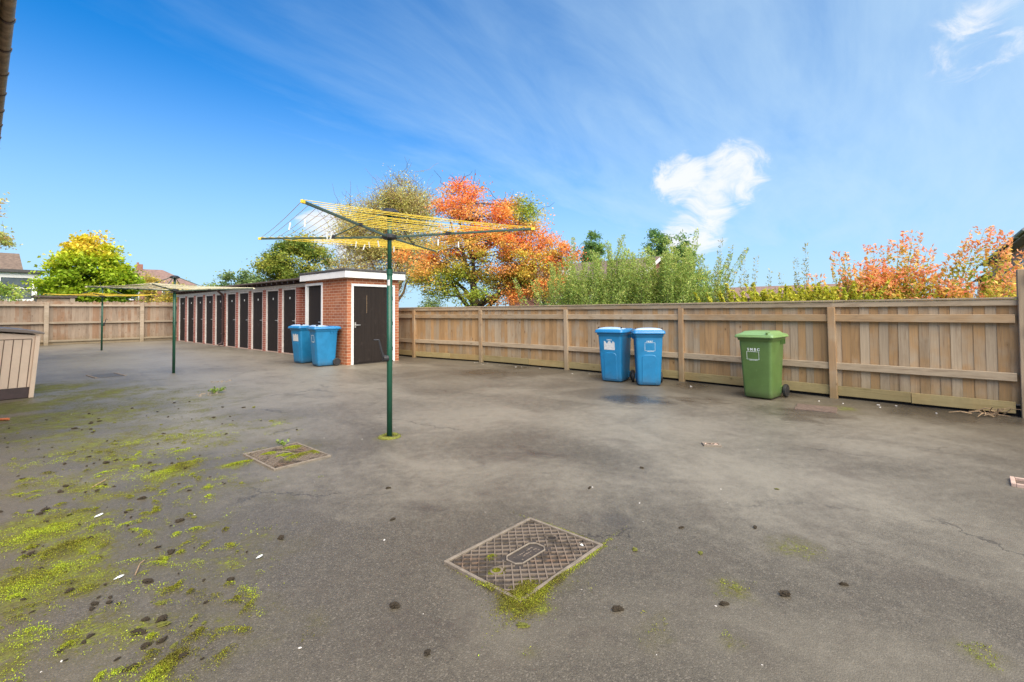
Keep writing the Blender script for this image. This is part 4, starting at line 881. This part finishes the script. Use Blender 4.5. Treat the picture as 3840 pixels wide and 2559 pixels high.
# ------------------------------------------------------------------ wheelie bins
def rr(w, d, z, r, yoff=0, n=5):
    pts = []
    for cx, cy, a0 in ((w/2-r, d/2-r, 0), (-w/2+r, d/2-r, 90), (-w/2+r, -d/2+r, 180), (w/2-r, -d/2+r, 270)):
        for j in range(n): a = R(a0+90*j/(n-1)); pts.append((cx+r*math.cos(a), cy+r*math.sin(a)+yoff, z))
    return pts
def text_mesh(parent, s, size, y_of, z, x0, name, spacing=1.25, skip=None):
    cu = bpy.data.curves.new('lettering', 'FONT'); cu.body = s; cu.size = size; cu.space_character = spacing; cu.align_x = 'CENTER'; cu.extrude = 0.0012; cu.offset = size*0.03
    o = bpy.data.objects.new('tmp', cu); COL.objects.link(o)
    dg = bpy.context.evaluated_depsgraph_get(); me = bpy.data.meshes.new_from_object(o.evaluated_get(dg)); bpy.data.objects.remove(o)
    for v in me.vertices:
        X, Y, Zt = v.co; z_ = z+Y; v.co = (x0+X, y_of(z_)-0.0015-Zt, z_)
    me.materials.clear(); me.materials.append(MAT['print_white']); me.name = name
    ob = bpy.data.objects.new(name, me); COL.objects.link(ob); ob.parent = parent; return ob
def bin_(label, loc, rz, colour, kind):
    "local front is -Y; origin on the ground under the front edge centre"
    root = empty('wheelie_bin', (*loc, 0), rz, label, 'wheelie bin', 'wheelie bins in the yard')
    H0, H1 = 0.035, 0.955; w0, w1, d0, d1 = 0.405, 0.485, 0.45, 0.575
    yo = d0/2
    fy = lambda z: yo-d0/2-(z-H0)/(H1-H0)*0.075        # front face y at height z
    bm_ = MB(); rings = []
    for z in (0.012, 0.03, 0.10, 0.3, 0.5, 0.7, 0.86):
        f = (z-0.012)/(H1-0.012); w = w0+(w1-w0)*f; dd = d0+(d1-d0)*f
        if z < 0.02: w -= .03; dd -= .03
        fr = fy(z)-(0 if z > .02 else -.015); rings.append(rr(w, dd, z, 0.045, fr+dd/2))
    w = w1-.004; rings.append(rr(w, d1-.01, 0.885, .045, fy(.885)+d1/2)); rings.append(rr(w+.035, d1+.04, 0.90, .05, fy(.9)+d1/2)); rings.append(rr(w+.045, d1+.05, 0.945, .05, fy(.9)+d1/2)); rings.append(rr(w+.03, d1+.03, 0.955, .05, fy(.9)+d1/2))
    bm_.loft(rings)
    body = bm_.build('body', colour, root, 0, True)
    body.data.polygons.foreach_set('use_smooth', [len(p.vertices) == 4 and True for p in body.data.polygons])
    yc = fy(.9)+d1/2+0.005
    for sx in (-1, 1):    # lugs under the rim
        for yq in (0.10, 0.17, 0.24): MB().box(sx*(w1/2-.004), sx*(w1/2+.022), yc+yq-.012, yc+yq+.0, 0.83, 0.905).build('rim_rib', colour, body)
    # lid
    lm = MB(); lw, ld = 0.575, 0.715
    if kind == 'blue':
        lm.loft([rr(lw-.02, ld-.02, 0.94, .05, yc), rr(lw, ld, 0.945, .055, yc), rr(lw, ld, .968, .055, yc), rr(lw-.012, ld-.012, .972, .05, yc), rr(lw-.012, ld-.012, .990, .05, yc), rr(lw-.03, ld-.03, .998, .05, yc), rr(lw-.09, ld-.10, 1.012, .07, yc), rr(lw-.16, ld-.2, 1.018, .08, yc)])
    else:
        lm.loft([rr(lw-.02, ld-.02, 0.935, .04, yc), rr(lw, ld, 0.94, .045, yc), rr(lw, ld, .958, .045, yc), rr(lw-.02, ld-.02, .963, .04, yc), rr(lw-.02, ld-.02, .980, .04, yc), rr(lw-.045, ld-.045, .984, .04, yc), rr(lw-.075, ld-.075, .990, .04, yc), rr(lw-.13, ld-.14, 1.000, .04, yc), rr(lw-.2, ld-.22, 1.030, .04, yc+.01), rr(lw-.23, ld-.26, 1.034, .04, yc+.01)])
    lid = lm.build('lid', colour+'_lid', root, 0, False); md = lid.modifiers.new('bevel', 'BEVEL'); md.width = .004; md.segments = 2; md.limit_method = 'ANGLE'; md.angle_limit = R(25)
    lid.data.polygons.foreach_set('use_smooth', [True]*len(lid.data.polygons))
    if kind == 'blue':   # raised, rolled front hump with finger slots at both sides
        rl = MB(); secs = []
        for i in range(13):
            f = i/12; x = (f-.5)*(lw-.075); e = math.sin(math.pi*min(1, max(0, f)))**0.22 if 0 < f < 1 else 0.35
            secs.append([(x, yc-ld/2+.045, .985), (x, yc-ld/2+.06, .985+.045*e), (x, yc-ld/2+.10, .985+.062*e), (x, yc-ld/2+.20, .985+.066*e), (x, yc-ld/2+.34, .985+.052*e), (x, yc-ld/2+.50, .985+.02*e), (x, yc-ld/2+.52, .985)])
        rl.loft(secs); ro = rl.build('lid_hump', 'faded_blue', lid, 0, True)
        sl = MB()
        for sx in (-1, 1): sl.box(sx*(lw/2-.062), sx*(lw/2-.052), yc-ld/2+.075, yc-ld/2+.13, 1.03, 1.055)
        sl.build('finger_slots', 'void', lid)
        # pressed arch on the lower front
        ar = MB(); pth = []
        aw, zt, rc = 0.118, 0.555, 0.06
        for z in np.linspace(.06, zt-rc, 6): pth.append((-aw, z))
        for a in np.linspace(180, 90, 6): pth.append((-aw+rc+rc*math.cos(R(a)), zt-rc+rc*math.sin(R(a))))
        for a in np.linspace(90, 0, 6): pth.append((aw-rc+rc*math.cos(R(a)), zt-rc+rc*math.sin(R(a))))
        for z in np.linspace(zt-rc, .06, 6): pth.append((aw, z))
        fr_ = [[(x, fy(z)+.002, z), (x, fy(z)-.010, z)] for x, z in pth]
        arch = [(x, fy(z)-.009, z) for x, z in pth]; n_ = len(pth)
        ins = [(x*1.10, fy(z)+.001, z+(0.012 if z > .45 else 0)) for x, z in pth]
        vs = arch+ins; fs = [(i, i+1, n_+i+1, n_+i) for i in range(n_-1)]+[tuple(range(n_))]
        ar.add(vs, fs); ar.build('arch_panel', colour, body)
    else:
        kb = MB()
        for sx, yq in ((-1, .12), (1, .12), (1, .04)): kb.tube([(sx*(lw/2-.1), yc-ld/2+yq, .99), (sx*(lw/2-.1), yc-ld/2+yq, 1.02)], .017, 10)
        kb.build('lid_knobs', colour, lid)
    hd = MB(); yb = yc+ld/2
    hd.tube([(-.2, yb-.08, .93), (-.2, yb-.01, .945), (-.2, yb+.015, .95), (.2, yb+.015, .95), (.2, yb-.01, .945), (.2, yb-.08, .93)], .016, 8); hd.build('handle', colour, root)
    ax = MB(); ay = d0-.02; ax.tube([(-.27, ay+.03, .1), (.27, ay+.03, .1)], .011, 8); ax.build('axle', 'dark_plastic', root)
    for sx in (-1, 1):
        wh = MB(); prof = [(.02, -.02), (.085, -.025), (.099, -.018), (.1, 0), (.099, .018), (.085, .025), (.02, .02)]
        rings = [[(sx*.258+px_, ay+.03+rad*math.cos(2*math.pi*j/22), .1+rad*math.sin(2*math.pi*j/22)) for j in range(22)] for rad, px_ in prof]
        wh.loft(rings); wo_ = wh.build('wheel', 'rubber', root)
        hc = MB(); hc.tube([(sx*.258-.027, ay+.03, .1), (sx*.258+.027, ay+.03, .1)], .055, 14); hc.build('wheel_hub', 'dark_plastic', wo_)
        sh_ = MB(); sh_.box(sx*.20-.02, sx*.20+.02, ay-.06, ay+.07, .06, .17); sh_.build('axle_bracket', colour, body, .008)
    return root, body, fy
def outline(body, fy, x0, x1, z0, z1, t=.0045):
    ob_ = MB(); y = lambda z: fy(z)-.0022
    for (a, b, c, dz0) in ((x0, x1, z0, z0+t), (x0, x1, z1-t, z1), (x0, x0+t, z0+t, z1-t), (x1-t, x1, z0+t, z1-t)):
        ob_.add([(a, y(c), c), (b, y(c), c), (b, y(dz0), dz0), (a, y(dz0), dz0), (a, y(c)+.004, c), (b, y(c)+.004, c), (b, y(dz0)+.004, dz0), (a, y(dz0)+.004, dz0)], [(0, 1, 2, 3), (4, 7, 6, 5), (0, 4, 5, 1), (1, 5, 6, 2), (2, 6, 7, 3), (3, 7, 4, 0)])
    ob_.build('outline_print', 'print_white', body)
    wm = MB(); x = x0+(x1-x0)*.2; random.seed(3)          # small illegible line of print under the box
    while x < x1-(x1-x0)*.15:
        w = random.uniform(.004, .010); h_ = random.uniform(.004, .007); zz = z0-.014
        wm.box(x, x+w, fy(zz)-.0024, fy(zz)+.003, zz, zz+h_); x += w+random.uniform(.001, .003)
    wm.box(x0+(x1-x0)*.35, x0+(x1-x0)*.72, fy(z1)-.0024, fy(z1)+.003, z1+.003, z1+.0055)
    wm.build('small_print', 'print_white', body)
def sticker(body, fy, x0, x1, z0, z1, ragged):
    top = []; n_ = len(ragged)
    for i, rg in enumerate(ragged): top.append((x1+(x0-x1)*i/(n_-1), z1-rg))
    poly = [(x0, z0+.004), (x1, z0)]+top
    sb = MB(); vs = [(x, fy(z)-.0028, z) for x, z in poly]; vs2 = [(x, fy(z)+.004, z) for x, z in poly]; k = len(poly)
    sb.add(vs+vs2, [tuple(range(k))]+[(i, (i+1) % k, k+(i+1) % k, k+i) for i in range(k)]); sb.build('sticker', 'sticker', body)
RAG = [.028, .016, .006, .002, .03, .045, .022, .004, .0, .004, .002, .03, .05, .045, .018, .006, .002, .0]
b1, body, fy = bin_('green wheelie bin with white lettering, standing alone by the right fence', (8.05, 2.005), R(-96.2), 'green', 'green')
text_mesh(body, 'SMBC', .054, fy, .737, -.022, 'lettering', 1.55); outline(body, fy, -.125, .055, .600, .722)
b2, body, fy = bin_('left blue wheelie bin of the pair by the right fence, with a torn grey sticker', (8.20, 4.61), R(-83), 'blue', 'blue')
text_mesh(body, 'SMBC', .032, fy, .795, -.005, 'lettering', 1.45); sticker(body, fy, -.115, .10, .615, .785, RAG)
b3, body, fy = bin_('right blue wheelie bin of the pair by the right fence, with a faint white outline', (8.19, 3.83), R(-59.3), 'blue', 'blue')
text_mesh(body, 'SMBC', .034, fy, .795, .01, 'lettering', 1.45); outline(body, fy, -.075, .105, .635, .785, .0035)
b4, body, fy = bin_('blue wheelie bin with a torn sticker in front of the shed door, farther of two', (5.98, 12.86), R(-84), 'blue', 'blue')
sticker(body, fy, -.13, .11, .60, .80, RAG)
b5, body, fy = bin_('blue wheelie bin at the corner of the brick store, nearer of two', (5.93, 11.80), R(-97), 'blue', 'blue')
outline(body, fy, -.09, .09, .62, .79, .008)

# ------------------------------------------------------------------ storage box
sbx = empty('storage_box', (0.80, 11.17, 0), 0, 'beige plastic garden storage box with brown base and sloping lid at the left edge', 'storage box')
SH = 0.07    # panels lean outwards towards the top
def leanbox(mb, x0, x1, y0, y1, z0, z1, tl=None, tr=None):
    tl = z1 if tl is None else tl; tr = z1 if tr is None else tr
    P = []
    for y in (y0, y1):
        P += [(x0+SH*z0, y, z0), (x1+SH*z0, y, z0), (x1+SH*tr, y, tr), (x0+SH*tl, y, tl)]
    mb.add(P, [(0, 1, 2, 3), (7, 6, 5, 4), (0, 4, 5, 1), (1, 5, 6, 2), (2, 6, 7, 3), (3, 7, 4, 0)])
q = MB(); leanbox(q, -1.15, -0.01, 0.02, 1.5, 0.0, 0.175); q.build('base', 'box_dark', sbx, .01)
q = MB(); leanbox(q, -1.15, -0.002, 0.012, 1.5, 0.176, 1.0, 1.16, 1.02); q.build('panel', 'beige', sbx, .006)
gv = MB()
for x in (-0.085, -0.19, -0.295, -0.40, -0.505, -0.61, -0.715, -0.82): leanbox(gv, x-.006, x+.006, 0.0085, 0.0122, 0.18, 0.955)
leanbox(gv, -1.1, -0.085, 0.0086, 0.0121, 0.957, .969); gv.build('grooves', 'groove', sbx)
q = MB(); leanbox(q, -0.05, 0.012, -0.012, 0.05, 0.0, 1.02); q.build('corner_trim', 'beige', sbx, .008)
q = MB(); q.prism([(-1.1, -0.04, 1.19), (0.125, -0.04, 1.035), (0.13, -0.04, 1.065), (-0.1, -0.04, 1.12), (-1.1, -0.04, 1.24)], (0, 1.6, 0)); q.build('lid', 'box_lid', sbx, .008)

# ------------------------------------------------------------------ covers in the ground
def disc_hole(mb, cx, cy, r, z0, z1, n=20):
    "raised ring"
    o_ = [(cx+r*math.cos(2*math.pi*j/n), cy+r*math.sin(2*math.pi*j/n)) for j in range(n)]; i_ = [(cx+(r-.012)*math.cos(2*math.pi*j/n), cy+(r-.012)*math.sin(2*math.pi*j/n)) for j in range(n)]
    mb.loft([[(x, y, z0) for x, y in o_], [(x, y, z1) for x, y in o_], [(x, y, z1) for x, y in i_], [(x, y, z0) for x, y in i_]], False, False)
def manhole(loc, W, L_, rz, label, holes=True, pitch=.062):
    root = empty('manhole_cover', (*loc, 0.0075), rz, label, 'manhole cover', 'iron manhole covers')
    fr = MB(); t_ = .019; ringframe(fr, -W/2, W/2, -L_/2, L_/2, -.02, .006, t_); fr.build('frame', 'iron_rim', root, .003)
    pl = MB().box(-W/2+t_+.004, W/2-t_-.004, -L_/2+t_+.004, L_/2-t_-.004, -.02, -.004); pl.build('plate', 'iron_dark', root)
    gv_ = MB(); a, c = W/2-t_-.006, L_/2-t_-.006
    hs = ((.24, 0.0, .036), (-.24, 0.0, .036)) if holes else ()
    bx0, by0 = .125, .058
    def clear(x, y):
        if abs(x) < bx0+.01 and abs(y) < by0+.01: return False
        return all(math.hypot(x-h[0], y-h[1]) > h[2]+.004 for h in hs)
    for sgn in (1, -1):
        for k in range(-40, 41):
            cst = k*pitch; run = None; steps = np.linspace(-a, a, 90)
            def yv(x): return sgn*x*1.0+cst
            prev = None; seg = None
            for x in steps:
                y = yv(x); ok = abs(y) < c and clear(x, y)
                if ok:
                    if seg is None: seg = (x, y)
                    prev = (x, y)
                if (not ok or x == steps[-1]) and seg is not None:
                    if prev and math.hypot(prev[0]-seg[0], prev[1]-seg[1]) > .02:
                        gv_.beam((seg[0], seg[1], -.0005 if sgn > 0 else -.0012), (prev[0], prev[1], -.0005 if sgn > 0 else -.0012), .0066, .010)
                    seg = None
    gv_.build('tread_bars', 'iron', root)
    pn = MB(); k_ = .028
    oct_ = [(-bx0+k_, -by0), (bx0-k_, -by0), (bx0, -by0+k_), (bx0, by0-k_), (bx0-k_, by0), (-bx0+k_, by0), (-bx0, by0-k_), (-bx0, -by0+k_)]
    pn.tube([(x, y, 0.0) for x, y in oct_]+[(oct_[0][0], oct_[0][1], 0.0)], .005, 6); pn.build('centre_panel_rim', 'iron_rim', root)
    wk = MB()
    for yy_ in (-.032, -.008, .016):
        x = -.08
        while x < .08:
            if random.random() < .6: wk.box(x, x+random.uniform(.004, .016), yy_+random.uniform(-.003, .003), yy_+random.uniform(.004, .012), -.005, -.0028)
            x += random.uniform(.012, .020)
    wk.build('worn_casting_marks', 'iron', root)
    for i, h in enumerate(hs):
        hm_ = MB(); disc_hole(hm_, h[0], h[1], h[2], -.02, .003); ho = hm_.build('lifting_hole', 'iron', root)
        dk = MB(); dk.add([(h[0]+(h[2]-.006)*math.cos(2*math.pi*j/16), h[1]+(h[2]-.006)*math.sin(2*math.pi*j/16), -.0035) for j in range(16)], [tuple(range(16))]); dk.build('hole_bottom', 'void', ho)
    return root, hs

mh, hs = manhole((2.108, 1.738), .735, .555, R(-1.0), 'nearest rusty iron manhole cover, two lifting holes and a mossy corner')
mh2, _ = manhole((2.070, 4.668), .705, .53, R(90), 'second iron manhole cover, left of the nearest dryer post, patched with moss', False)
# pale broken concrete surround far left
cv = empty('drain_cover', (2.14, 13.79, 0), R(4), 'far grey drain cover with pale end strips beyond the mossy area', 'drain cover')
pl = MB().box(-.22, .22, -.36, .36, -.02, .004); pl.build('plate', 'asphalt', cv)
for x in (-.27, .22): MB().box(x, x+.05, -.38, .38, -.02, .012).build('edge_strip', 'iron_rim', cv, .004)
# small stopcock cover
sc = empty('stopcock_cover', (5.01, 1.685, 0.007), R(-58), 'small crumbling stopcock cover with pale rim in the middle right of the asphalt', 'drain cover')
fr = MB(); ringframe(fr, -.085, .085, -.055, .055, -.02, .008, .02); fr.build('frame', 'iron_rim', sc, .004)
MB().box(-.064, .064, -.034, .034, -.02, -.003).build('plate', 'red_clay', sc)
cr = MB()
for k in range(14):
    x, y = random.uniform(-.06, .06), random.uniform(-.03, .03); r_ = random.uniform(.006, .014); cr.tube([(x, y, -.004), (x, y, .002+r_*.3)], [r_, r_*.5], 6)
cr.build('rubble', 'pink_rim', sc)
# clay gully cover at the right image edge
gc = empty('gully_cover', (5.42, -.60, 0), R(-3), 'small reddish gully with pale rim at the right edge of the yard', 'drain cover')
fr = MB(); ringframe(fr, -.11, .11, -.14, .14, -.03, .022, .028); fr.build('frame', 'pink_rim', gc, .004)
MB().box(-.08, .08, -.11, .11, -.04, .003).build('bottom', 'red_clay', gc)
# red-brown slab by the fence
sl = tag(MB().box(-.21, .21, -.24, .24, -.03, .012).build('clay_slab', 'red_clay', None, .008), 'brown flat slab in the asphalt right of the green bin', 'slab'); sl.location = (7.74, 1.19, 0); sl.rotation_euler = (0, 0, R(5))
# little potholes with rubble
def rubble(loc, n, w, label):
    m_ = MB()
    for k in range(n):
        x, y = random.gauss(0, w), random.gauss(0, w*.5); r_ = random.uniform(.012, .035); m_.tube([(x, y, -.01), (x+.004, y, r_*.35)], [r_, r_*.55], 6)
    o = tag(m_.build('broken_asphalt', 'iron_rim', None), label, 'rubble'); o.location = loc
rubble((3.5, 10.72, 0), 14, .12, 'broken pinkish patch in the asphalt between the first two dryer posts')
rubble((2.80, 9.28, 0), 16, .16, 'cracked pale asphalt edge beside the small weed')

# ------------------------------------------------------------------ moss, clods, chips, twigs
def ground_z(): return 0.0
n = 420000
px_ = rng.uniform(0.0, 3.4, n); py_ = rng.uniform(-.2, 6.5, n)
wxx = px_+(fbm(px_*2.1, py_*2.1, 3)-0.5)*.3; wyy = py_+(fbm(px_*2.1+9, py_*2.1, 5)-0.5)*.3
f = field(MOSS, wxx, wyy)
pat = fbm(px_*6.5, py_*6.5, 21)*0.65+fbm(px_*22, py_*22, 31)*0.5
keep = f*1.1+(pat-0.62)*2.6+(fbm(px_*45, py_*45, 91)-.5)*.9 > 0.62
keep &= (f > 0.12)
P = np.stack([px_[keep], py_[keep], rng.uniform(0.0, .010, keep.sum())], 1)
# heavier cushions: manhole corner, left edge, second cover
def cushion(cx, cy, rx, ry, k, rot=0, zmax=.018):
    k = int(k*4.0)
    a = rng.normal(size=(k, 2))*0.5; x = a[:, 0]*rx; y = a[:, 1]*ry; c_, s_ = math.cos(rot), math.sin(rot)
    r2 = (a**2).sum(1)
    z = zmax*np.clip(1-r2*0.9, 0.05, 1)*rng.uniform(.5, 1, k)
    q = np.stack([cx+x*c_-y*s_, cy+x*s_+y*c_, z], 1)
    return q[fbm(q[:, 0]*26, q[:, 1]*26, 77)+0.30*rng.random(k) > 0.44]
extra = [cushion(1.80, 1.50, .17, .10, 2600, R(15), .020), cushion(1.95, 1.45, .30, .025, 900, R(5)), cushion(1.745, 1.62, .025, .20, 600), cushion(2.35, 1.455, .26, .018, 350, R(3), .008), cushion(2.487, 1.75, .018, .3, 260, 0, .006),
         cushion(1.868, 1.738, .062, .05, 500, 0, .012), cushion(1.95, 1.86, .05, .03, 120), cushion(.54, 2.27, .10, .035, 900, R(35), .02), cushion(1.23, 5.0, .22, .09, 700, R(15)), cushion(1.36, 5.13, .14, .07, 400),
         cushion(2.22, 4.86, .12, .10, 900, 0, .026), cushion(2.12, 4.55, .20, .08, 1000, R(20), .024), cushion(1.98, 4.84, .10, .06, 500, 0, .024), cushion(2.05, 4.68, .12, .05, 500, 0, .02), cushion(2.28, 4.55, .06, .12, 400, 0, .022), cushion(1.69, 4.77, .13, .04, 500), cushion(.34, 4.2, .20, .12, 900), cushion(.25, 3.5, .16, .12, 900), cushion(.44, 3.85, .15, .10, 700), cushion(3.10, 4.50, .13, .10, 500, 0, .012)]
for k in range(170):
    y = 2.1*math.exp(rng.uniform(0, 1.15)); x = rng.uniform(.05*y, .05*y+.42+.16*y)
    if x < .04*y+.02: continue
    extra.append(cushion(x, y, rng.uniform(.015, .085), rng.uniform(.012, .04), int(rng.uniform(20, 120)), rng.uniform(0, 3), .014))
P = np.concatenate([P]+extra)
tone = np.clip(fbm(P[:, 0]*5, P[:, 1]*5, 44)*1.3-.15+rng.normal(size=len(P))*.13, 0, 1)
cols = lerp_cols(tone, [(0.090,0.074,0.020),(0.19,0.185,0.020),(0.30,0.35,0.022),(0.38,0.50,0.028)])
me = leaf_mesh('moss', P, .0055*rng.uniform(.6, 1.5, len(P)), jitter(cols, .3), 0.0, .5, 'moss')
mo = bpy.data.objects.new('moss', me); COL.objects.link(mo); mo['kind'] = 'stuff'; mo['label'] = 'yellow-green moss growing in patches over the asphalt'; mo['category'] = 'moss'

def clod_mesh(seed, green):
    rg2 = np.random.default_rng(seed); bm = bmesh.new(); bmesh.ops.create_icosphere(bm, subdivisions=3, radius=1)
    dirs_ = [Vector(rg2.normal(size=3)).normalized() for _ in range(9)]; amp = rg2.uniform(-.55, .7, 9)
    for v in bm.verts:
        d_ = v.co.normalized(); s_ = 1+sum(a_*max(0, d_.dot(q_))**4 for a_, q_ in zip(amp, dirs_))+rg2.normal()*.22
        v.co = Vector((d_.x*s_*1.25, d_.y*s_*.85, max(-.25, d_.z*s_*.55)))
    me_ = bpy.data.meshes.new('moss_clod'); bm.to_mesh(me_); bm.free(); me_.materials.append(MAT['clod_green' if green else 'clod'])
    return me_
CM = [clod_mesh(i, i in (2, 5)) for i in range(7)]
placed = []
def clod(x, y, s, i=None):
    o = bpy.data.objects.new('moss_clod', CM[random.randrange(7) if i is None else i]); COL.objects.link(o)
    o.location = (x, y, s*.12); o.scale = (s, s*random.uniform(.7, 1.3), s*random.uniform(.7, 1.2)); o.rotation_euler = (random.uniform(-.2, .2), random.uniform(-.2, .2), random.uniform(0, 6.28))
    left = x < 0.35*y+.15
    tag(o, 'small dark clod of moss lying on the mossy left part of the asphalt' if left else 'small dark clod of moss lying on the clean right part of the asphalt', 'moss clod', 'moss clods on the mossy side' if left else 'moss clods on the clean side')
while len(placed) < 240:
    dd = 2.15*math.exp(random.random()**0.85*1.45); az = R(random.uniform(1.2, 21)*random.uniform(.55, 1)+1)
    x, y = dd*math.sin(az), dd*math.cos(az)
    if 1.7 < x < 2.5 and 1.4 < y < 2.05: continue
    if all((x-a)**2+(y-b)**2 > .0016 for a, b in placed):
        placed.append((x, y)); clod(x, y, random.choice((.004, .005, .006, .007, .008, .010, .012, .015))*random.uniform(.85, 1.25))
for (x, y, s) in ((1.35,1.91,.016),(1.25,1.55,.012),(1.63,1.36,.02),(2.55,1.3,.012),(3.2,2.0,.013),(3.0,1.2,.012),(2.75,1.0,.012),(2.62,.55,.018),(2.9,.35,.012),(3.9,1.9,.012),(3.3,.85,.011),(1.9,2.7,.012),(2.2,3.2,.012),(1.3,3.0,.016),(1.5,4.2,.014),(2.6,5.6,.014),(2.2,7.1,.016),(2.8,7.4,.016),(2.6,6.3,.02),(4.1,.9,.011),(2.0,1.1,.016),(2.35,.75,.014)): clod(x, y, s)
cbm = []
for i in range(4):
    m_ = MB(); k = 6; r_ = [(math.cos(2*math.pi*j/k)*random.uniform(.6, 1.2), math.sin(2*math.pi*j/k)*random.uniform(.4, .8)) for j in range(k)]
    m_.loft([[(a, b_, 0) for a, b_ in r_], [(a*.9, b_*.9, random.uniform(.2, .45)) for a, b_ in r_]]); cbm.append(m_.mesh('pale_chip', 'chip'))
for i in range(70):
    if i < 46:
        dd = 2.0*math.exp(random.random()*1.5); az = R(random.uniform(3, 78)); x, y = dd*math.sin(az), dd*math.cos(az); s = random.choice((.003, .004, .006, .008)); nearf = False
    else:
        y = random.uniform(-.3, 11); j = max(1, min(5, sum(1 for q in FP if q[1] > y))); a, b_ = FP[j-1], FP[j]; t_ = (y-a[1])/(b_[1]-a[1]) if a[1] != b_[1] else 0
        x = a[0]+(b_[0]-a[0])*t_-random.uniform(.05, .45); s = random.uniform(.010, .022); nearf = True
    if 1.7 < x < 2.5 and 1.4 < y < 2.05: continue
    o = bpy.data.objects.new('pale_chip', cbm[i % 4]); COL.objects.link(o); o.location = (x, y, -.002); o.scale = (s, s, s); o.rotation_euler = (0, 0, random.uniform(0, 6))
    tag(o, 'pale fallen leaf fragment on the asphalt at the foot of the right fence' if nearf else 'tiny pale stone chip on the open asphalt', 'leaf' if nearf else 'stone chip', 'leaf fragments along the fence' if nearf else 'pale chips on the asphalt')
def feather(loc, rz, s, lab):
    m_ = MB(); m_.loft([[(-.5*s, 0, .003), (-.45*s, .04*s, .004), (-.45*s, -.04*s, .004)], [(-.1*s, 0, .010), (-.1*s, .2*s, .004), (-.1*s, -.2*s, .004)], [(.3*s, 0, .009), (.3*s, .15*s, .004), (.3*s, -.15*s, .004)], [(.52*s, 0, .004), (.5*s, .02*s, .003), (.5*s, -.02*s, .003)]])
    o = tag(m_.build('feather', 'print_white', None), lab, 'feather'); o.location = loc; o.rotation_euler = (0, 0, rz)
feather((.637, 4.28, .0), R(40), .07, 'white feather lying on bare asphalt right of the left moss patch')
feather((.56, 3.2, .0), R(20), .05, 'white feather beside a bright moss patch, nearer one')
feather((2.40, 1.56, .0), R(70), .045, 'small white feather on the right corner of the nearest manhole cover')
feather((1.12, 2.86, .0), R(20), .045, 'narrow whitish feather between the moss and the nearest manhole cover')
def twig(pts, r_, lab, mat_='twig', nm='twig'):
    o = tag(MB().tube(pts, r_, 6).build(nm, mat_, None), lab, nm.replace('_', ' ')); return o
twig([(.30, 9.14, .012), (.435, 9.03, .014)], .016, 'orange-brown stick on the ground at the left edge', 'terracotta', 'orange_stick')
twig([(.62, 3.16, .004), (.66, 3.26, .012), (.69, 3.31, .004)], .003, 'thin dry twig on the moss, farther one')
twig([(.70, 5.0, .004), (.80, 5.12, .010)], .004, 'thin pale twig lying across the far moss patches')
tw = empty('twig_pile', (8.62, -.58, 0), 0, 'tangle of dry roots and twigs at the foot of the tall gate post', 'twigs')
for k in range(16):
    a = random.uniform(1.8, 4.6); L_ = random.uniform(.1, .34); p0 = Vector((random.gauss(-.02, .05), random.gauss(0, .08), .01))
    e_ = p0+Vector((math.cos(a)*L_, math.sin(a)*L_*1.0, random.uniform(.0, .14)))
    MB().tube([p0, p0.lerp(e_, .5)+Vector((0, 0, random.uniform(0, .05))), e_], [.008, .006, .003], 5).build('twig', 'twig', tw)
def weed(loc, n_, s, lab, seed):
    root = empty('weed', loc, 0, lab, 'weed'); r3 = np.random.default_rng(seed); sb = MB(); P_ = []
    for k in range(n_):
        a = r3.uniform(0, 6.28); L_ = s*r3.uniform(.5, 1.1); e_ = Vector((math.cos(a)*L_, math.sin(a)*L_, L_*r3.uniform(.3, .8))); sb.tube([(0, 0, 0), e_*.6+Vector((0, 0, .02*s)), e_], [.002, .0015, .001], 4)
        for q in (.5, .75, 1): P_.append(np.array(e_*q))
    sb.build('stems', 'stem', root); P_ = np.array(P_)
    me_ = leaf_mesh('leaves', P_, s*.5, lerp_cols(r3.random(len(P_)), [(0.16,0.28,0.04),(0.32,0.42,0.08)]), .5, .5)
    o = bpy.data.objects.new('leaves', me_); COL.objects.link(o); o.parent = root
weed((2.92, 9.25, 0), 16, .13, 'small light green weed in a crack between the dryers', 1)
weed((2.215, 5.035, .0), 9, .085, 'tiny green weed at the far edge of the second manhole cover', 2)
